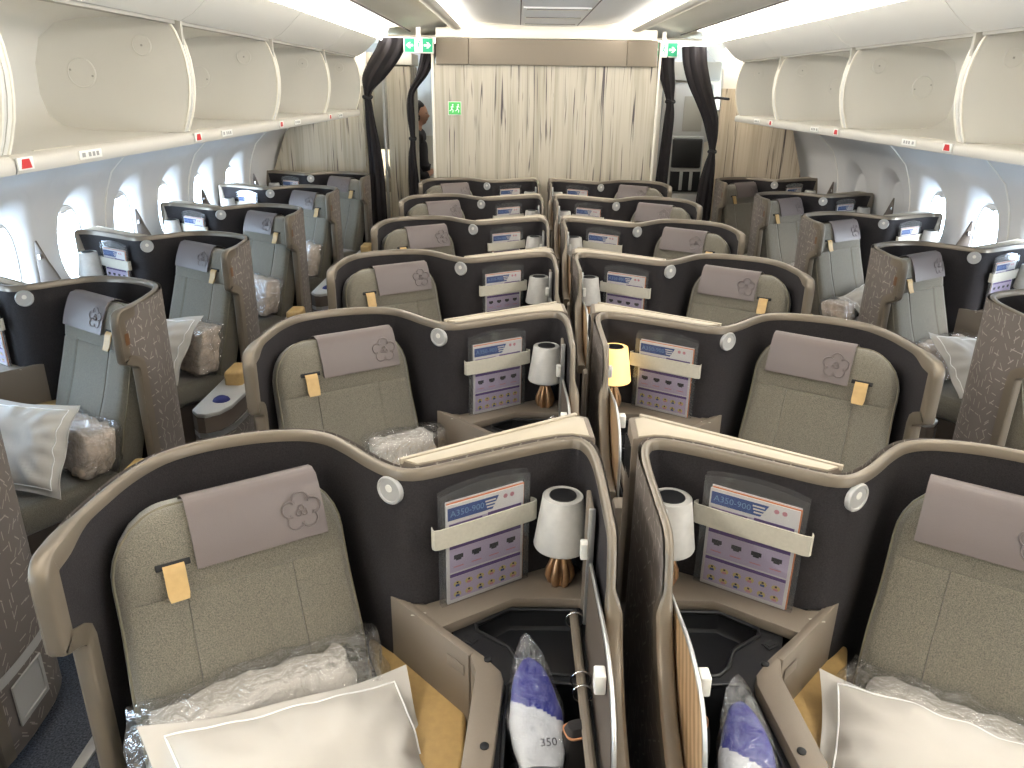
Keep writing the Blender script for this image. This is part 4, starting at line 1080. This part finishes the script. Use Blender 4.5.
t = MB(); t.box((-.185, .02, .2), (.18, .14, 1.42), bev=.01); t.build('seat_frame', 'silver_paint', js)
t = MB(); t.box((-.19, -.03, .30), (.20, .05, .80), bev=.02); t.build('seat_base', 'liner', js)
for x in (-.07, .04):
    t = MB(); t.box((x, -.03, .84), (x+.035, -.018, 1.05), bev=.003); t.build('harness_strap', 'silver_paint', js)
t = MB(); t.box((-.17, -.03, 1.045), (.165, -.01, 1.065), bev=.004); t.build('lap_belt', 'silver_paint', js)
t = MB(); t.box((1.27, 8.6, 0), (1.36, 8.66, 2.1), bev=.01); struct(t, f'trim_{ti}', 'silver_paint'); ti += 1
for sx, nm in ((-1, 'left'), (1, 'right')):
    r = empty('door_light', (sx*1.35, 9.1, 2.36)); tag(r, f'flat ceiling light over the {nm} door area beyond the curtains', 'light')
    t = MB(); t.box((-.30, -.75, 0), (.30, .75, .02), bev=.006); t.build('light_frame', 'ceil_cream', r)
    t = MB(); t.box((-.26, -.70, -.004), (.26, .70, .0)); t.build('light_diffuser', 'cove_soft', r)
# exit signs
def arrow(cx, cz, d, y, m, mb, k=1.0):
    P = [(-.034, -.010), (.004, -.010), (-.012, -.026), (.008, -.026), (.034, 0), (.008, .026), (-.012, .026), (.004, .010), (-.034, .010)]
    P = [(cx+d*a*k, y, cz+b*k) for a, b in P]
    # split into convex pieces
    for f in ((0, 1, 7, 8), (1, 4, 7), (1, 2, 3, 4), (4, 5, 6, 7)):
        q = [P[i] for i in f]; mb.add(q if d > 0 else q[::-1], [tuple(range(len(q)))], m)
def man(cx, cz, y, m, mb, k=1.0):
    n = 10; mb.add([(cx+.006*k+.006*k*math.cos(2*PI*i/n), y, cz+.026*k+.006*k*math.sin(2*PI*i/n)) for i in range(n)], [tuple(range(n))], m)
    for a, b, c, d, t in ((.004, .018, -.002, -.004, .007), (-.002, -.004, .010, -.014, .005), (.010, -.014, .006, -.030, .005), (-.002, -.004, -.012, -.018, .005), (-.012, -.018, -.020, -.018, .004), (.004, .016, .016, .008, .0035), (.004, .016, -.010, .008, .0035)):
        v = Vector((c-a, 0, d-b)).normalized(); nx = Vector((-v.z, 0, v.x))*t/2*k
        p = Vector((cx+a*k, y, cz+b*k)); q = Vector((cx+c*k, y, cz+d*k))
        mb.add([p-nx, q-nx, q+nx, p+nx], [(0, 1, 2, 3)], m)
def exit_sign(x, label):
    r = empty('exit_sign', (x, 7.50 if x < 0 else 7.70, 2.245)); tag(r, label, 'exit sign', 'green exit signs')
    t = MB(); t.box((-.135, 0, -.066), (.135, .03, .066), bev=.006); t.build('sign_case', 'white_plastic', r)
    t = MB(); t.box((-.125, -.003, -.056), (.125, .0, .056)); fc_ = t.build('sign_face', 'green', r)
    t = MB(); t.box((-.036, -.004, -.054), (.036, -.003, .054)); t.build('man_panel', 'sign_white', fc_)
    t = MB(); arrow(-.08, 0, -1, -.0045, 0, t, .95); arrow(.08, 0, 1, -.0045, 0, t, .95); t.build('arrow', 'sign_white', fc_)
    t = MB(); man(0, 0, -.0052, 0, t, 1.25); t.build('running_figure', 'green', fc_)
    t = MB(); t.box((-.02, .005, .066), (.02, .025, .15)); t.build('hanger', 'white_plastic', r)
exit_sign(-1.145, 'green lit exit sign with two arrows at the left of the partition')
exit_sign(1.085, 'green lit exit sign with running figure at the right of the partition')
ev = empty('evacuation_sign', (-.835, 7.597, 1.715)); tag(ev, 'small square green sign on the streaked partition', 'sign')
t = MB(); t.box((-.062, -.006, -.060), (.062, 0, .060), bev=.002); t.build('sign_plate', 'label', ev)
t = MB(); t.box((-.056, -.0075, -.054), (.056, -.0062, .054)); t.build('green_field', 'lime', ev)
t = MB(); man(-.026, .0, -.0082, 0, t, 1.2); man(.026, .0, -.0082, 0, t, 1.2); t.build('white_figures', 'sign_white', ev, angle=180)

# ------------------------------------------------------------------ curtains (gathered cloth)
def curtain(path, label, folds=7, seed=0, tie=None):
    """path: (centre x, centre y, z, half width, depth) from the rail down"""
    r = MB(); N = 60; rows = []
    pts = catmull([p[:3] for p in path], 6)
    ex = catmull([(p[3], p[4], 0) for p in path], 6)
    for i, (c_, e) in enumerate(zip(pts, ex)):
        row = []
        for j in range(N):
            a = 2*PI*j/N
            k = 1+.22*math.sin(folds*a*1.0+seed+.25*math.sin(i*.5))+.08*math.sin(folds*2.7*a+seed*2)
            x = c_.x+e.x*math.cos(a)*(1+.10*math.sin(folds*a+seed)); y = c_.y+e.y*math.sin(a)*k
            row.append((x, y, c_.z))
        rows.append(row)
    r.grid(rows, close_u=True); r.cap(rows[0][::-1]); r.cap(rows[-1])
    o = r.build('curtain', 'curtain', None, flip=True, angle=180); tag(o, label, 'curtain', 'gathered black curtains')
    if tie:
        t = MB(); x, y, z, rx, ry = tie
        t.tube([(x+rx*math.cos(2*PI*i/24), y+ry*math.sin(2*PI*i/24), z+.01*math.sin(2*PI*i/12)) for i in range(24)], .011, n=8, closed=True)
        t.build('tieback', 'rubber', o, angle=180)
    return o
curtain([(-1.385, 7.62, 2.31, .115, .05), (-1.42, 7.62, 2.22, .125, .05), (-1.50, 7.63, 2.10, .125, .05), (-1.59, 7.65, 1.97, .10, .05), (-1.65, 7.66, 1.84, .035, .04), (-1.65, 7.67, 1.70, .035, .04), (-1.64, 7.67, 1.55, .045, .05), (-1.615, 7.67, 1.30, .06, .05), (-1.605, 7.67, 1.0, .07, .06), (-1.60, 7.67, .05, .085, .06)], 'black curtain swept to the last left bin, outer of two', 7, 0, (-1.655, 7.66, 1.80, .04, .05))
curtain([(-1.06, 7.72, 2.27, .075, .05), (-1.09, 7.72, 2.15, .065, .05), (-1.15, 7.73, 2.0, .05, .05), (-1.245, 7.74, 1.86, .030, .04), (-1.265, 7.74, 1.75, .030, .04), (-1.262, 7.74, 1.60, .032, .04), (-1.255, 7.75, 1.42, .022, .03), (-1.265, 7.75, 1.25, .035, .05), (-1.255, 7.75, .9, .05, .05), (-1.25, 7.75, .05, .06, .05)], 'black curtain tied back beside the standing crew member', 6, 2, (-1.256, 7.75, 1.43, .028, .04))
curtain([(1.345, 7.62, 2.27, .105, .05), (1.37, 7.62, 2.12, .105, .05), (1.43, 7.63, 1.95, .10, .05), (1.50, 7.64, 1.80, .085, .05), (1.565, 7.65, 1.65, .07, .05), (1.60, 7.66, 1.50, .05, .045), (1.615, 7.66, 1.36, .028, .035), (1.605, 7.66, 1.22, .05, .045), (1.585, 7.66, .95, .07, .05), (1.57, 7.66, .05, .085, .05)], 'wide black curtain hanging by the farthest right bin', 7, 1, (1.615, 7.66, 1.36, .034, .042))
curtain([(1.12, 7.75, 2.27, .07, .04), (1.13, 7.75, 2.10, .07, .04), (1.16, 7.75, 1.95, .06, .04), (1.19, 7.76, 1.80, .035, .04), (1.195, 7.76, 1.65, .045, .04), (1.18, 7.76, 1.3, .05, .045), (1.165, 7.76, .9, .06, .05), (1.16, 7.76, .05, .065, .05)], 'narrow black curtain just right of the partition', 5, 3, (1.195, 7.76, 1.80, .04, .045))
t = MB(); t.tube([(1.54, 7.65, 1.82), (1.60, 7.64, 1.84), (1.68, 7.5, 1.83)], .012, n=8); o = t.build('curtain_tie', 'rubber'); tag(o, 'black tie strap between right curtain and bin', 'strap')

# ------------------------------------------------------------------ crew member, seen from her right side, hands joined in front
def skinned(verts, edges, radii, name, m, parent=None, sub=2):
    me = bpy.data.meshes.new(name); me.from_pydata(verts, edges, []); o = bpy.data.objects.new(name, me); COL.objects.link(o)
    md = o.modifiers.new('skin', 'SKIN'); md.use_smooth_shade = True
    for sv, r_ in zip(me.skin_vertices[0].data, radii): sv.radius = r_ if isinstance(r_, tuple) else (r_, r_)
    me.skin_vertices[0].data[0].use_root = True
    sb = o.modifiers.new('sub', 'SUBSURF'); sb.levels = sub; sb.render_levels = sub
    dg = bpy.context.evaluated_depsgraph_get(); nm = bpy.data.meshes.new_from_object(o.evaluated_get(dg))
    nm.name = name; bpy.data.objects.remove(o); bpy.data.meshes.remove(me)
    nm.materials.clear(); nm.materials.append(M[m]); nm.polygons.foreach_set('use_smooth', [True]*len(nm.polygons))
    o = bpy.data.objects.new(name, nm); COL.objects.link(o)
    if parent: o.parent = parent
    return o
pe = empty('person', (-1.35, 8.85, 0)); tag(pe, 'woman in dark uniform standing in profile by the partition, dark hair tied back', 'person')
# body faces +x; y = left/right of her body
V = []; E = []; R = []
def chain(pts, rad, start=None):
    prev = start
    for p, r_ in zip(pts, rad):
        V.append(p); R.append(r_); k = len(V)-1
        if prev is not None: E.append((prev, k))
        prev = k
    return prev
pel = chain([(0, 0, .95)], [(.135, .105)])
ch = chain([(.005, 0, 1.08), (.0, 0, 1.22), (-.005, 0, 1.34), (-.01, 0, 1.42)], [(.115, .09), (.135, .10), (.14, .10), (.10, .075)], pel)
nk = chain([(.005, 0, 1.48), (.02, 0, 1.53)], [.052, .05], ch)
hd = chain([(.025, 0, 1.60), (.02, 0, 1.665)], [(.072, .085), (.07, .082)], nk)
for sg in (1, -1):
    chain([(0, .09*sg, .86), (.01, .10*sg, .50), (-.005, .10*sg, .10), (.0, .10*sg, .05)], [.10, .062, .045, .045], pel)
    chain([(-.01, .15*sg, 1.41), (-.03, .205*sg, 1.34), (-.035, .225*sg, 1.12), (.06, .19*sg, .98), (.17, .07*sg, 1.02)], [.07, .058, .046, .038, .028], ch)
body = skinned(V, E, R, 'body', 'skin', pe)
# uniform: slightly larger shell over torso, arms, skirt
V2, E2, R2 = [], [], []
V, E, R = V2, E2, R2
pel = chain([(0, 0, .95)], [(.155, .125)])
ch = chain([(.005, 0, 1.08), (.0, 0, 1.22), (-.005, 0, 1.34), (-.01, 0, 1.425)], [(.155, .115), (.185, .13), (.185, .125), (.115, .09)], pel)
chain([(-.002, 0, 1.465)], [.062], ch)
chain([(0, 0, .75), (0, 0, .50)], [(.17, .13), (.15, .12)], pel)
for sg in (1, -1):
    chain([(-.01, .15*sg, 1.41), (-.03, .207*sg, 1.34), (-.035, .228*sg, 1.12), (.06, .19*sg, .98), (.125, .12*sg, 1.0)], [.08, .070, .058, .048, .042], ch)
skinned(V, E, R, 'uniform', 'uniform', pe)
V, E, R = [], [], []
# face: brow, nose, lips, chin, ear on a skull-shaped head
hm = bmesh.new(); bmesh.ops.create_uvsphere(hm, u_segments=28, v_segments=20, radius=1)
for v in hm.verts:
    x, y, z = v.co
    px = x*.094; py = y*.074; pz = z*.118
    if z < 0: px = px*(1-.20*abs(z))+(.020*abs(z) if x > 0 else .012*abs(z)); py *= (1-.30*abs(z)**1.5)
    if x > .55:
        nz = math.exp(-((z+.18)/.14)**2)*math.exp(-(y/.20)**2); px += .024*nz
        px += .006*math.exp(-((z+.52)/.07)**2)*math.exp(-(y/.3)**2)
        px += .010*math.exp(-((z+.86)/.14)**2)*math.exp(-(y/.35)**2)
        px -= .008*math.exp(-((z-.05)/.09)**2)*math.exp(-((abs(y)-.36)/.15)**2)
    v.co = (px+.030, py, pz+1.622)
hb = MB(); hb.frombm(hm); hdo = hb.build('head', 'skin', pe, angle=180)
ey = MB()
for sg in (1, -1):
    ey.lathe([(.0001, .010), (.006, .008), (.009, 0), (.006, -.008), (.0001, -.010)], (.105, .031*sg, 1.632), n=12)
ey.build('eyes', 'hair', hdo, angle=180)
er = MB()
for sg in (1, -1):
    er.tube([(.022+.014*math.cos(t), .073*sg+.004*sg*math.sin(t*2), 1.612+.026*math.sin(t)) for t in [2*PI*i/14 for i in range(14)]], .006, n=6, closed=True)
er.build('ears', 'skin', hdo, angle=180)
mo = MB(); mo.tube([(.108, -.020, 1.560), (.118, 0, 1.562), (.108, .020, 1.560)], [.003, .005, .003], n=6); mo.build('lips', mat('lips', srgb(170, 80, 80), .5), hdo, angle=180)
hh = bmesh.new(); bmesh.ops.create_uvsphere(hh, u_segments=28, v_segments=20, radius=1)
for v in hh.verts:
    x, y, z = v.co
    v.co = (x*.100+.018-(.010 if x > .3 else 0), y*.083, z*.122+1.642)
for v in hh.verts:
    if v.co.x > .05 and v.co.z < 1.685: v.co.x = .05-.3*(1.685-v.co.z)
    if v.co.z < 1.55: v.co.z = 1.55
hb = MB(); hb.frombm(hh); hro = hb.build('hair', 'hair', hdo, angle=180)
bn = bmesh.new(); bmesh.ops.create_uvsphere(bn, u_segments=16, v_segments=12, radius=.045)
for v in bn.verts: v.co += Vector((-.095, 0, 1.615))
hb = MB(); hb.frombm(bn); hb.build('hair_bun', 'hair', hro, angle=180)
sh = MB()
for sg in (1, -1): sh.box((-.075, .10*sg-.04, 0), (.16, .10*sg+.04, .075), bev=.03, seg=3)
sh.build('shoes', 'rubber', pe, angle=60)
# joined hands: palm plus five bent fingers each
for sg in (1, -1):
    Vh = [(.165, .065*sg, 1.015), (.195, .045*sg, 1.012), (.225, .030*sg, 1.008)]; Eh = [(0, 1), (1, 2)]; Rh = [.026, .030, .026]
    for k in range(4):
        b = len(Vh); z = 1.030-.017*k; ln = [.9, 1, .95, .75][k]
        Vh += [(.235, .022*sg, z), (.235+.028*ln, .0+.006*sg, z-.004), (.235+.030*ln, -.028*sg*ln, z-.008), (.225, -.040*sg*ln, z-.010)]
        Eh += [(2, b), (b, b+1), (b+1, b+2), (b+2, b+3)]; Rh += [.010, .009, .008, .007]
    b = len(Vh); Vh += [(.195, .030*sg, 1.040), (.215, .010*sg, 1.052), (.232, -.006*sg, 1.050)]; Eh += [(1, b), (b, b+1), (b+1, b+2)]; Rh += [.012, .010, .008]
    skinned(Vh, Eh, Rh, 'hand', 'skin', body, 1)
bg = MB(); bg.box((.10, -.235, 1.27), (.13, -.215, 1.30), bev=.004); bg.xf(lambda p: p+Vector((-.10, 0, 0))); bg.build('shoulder_badge', 'badge', pe)

# ------------------------------------------------------------------ daylight
wd = bpy.data.worlds.new('sky'); S.world = wd; wd.use_nodes = True
nt = wd.node_tree
sk = nt.nodes.new('ShaderNodeTexSky'); sk.sky_type = 'NISHITA'
sk.sun_disc = False; sk.sun_elevation = math.radians(38); sk.sun_rotation = math.radians(120); sk.air_density = 1.0; sk.dust_density = 3.0
bgn = nt.nodes['Background']
mx = nt.nodes.new('ShaderNodeMix'); mx.data_type = 'RGBA'; mx.inputs['Factor'].default_value = .94
nt.links.new(sk.outputs[0], mx.inputs['A']); mx.inputs['B'].default_value = (.62, .80, 1.0, 1)
nt.links.new(mx.outputs['Result'], bgn.inputs['Color']); bgn.inputs['Strength'].default_value = 22
for sx in (-1, 1):     # sky portals over the two window bands
    ld = bpy.data.lights.new('window_portal', 'AREA'); ld.shape = 'RECTANGLE'; ld.size = .5; ld.size_y = 9.0
    ld.cycles.is_portal = True
    o = bpy.data.objects.new('window_portal', ld); COL.objects.link(o); o.location = (sx*2.95, 2.9, 1.02); o.rotation_euler = (0, sx*PI/2, 0)
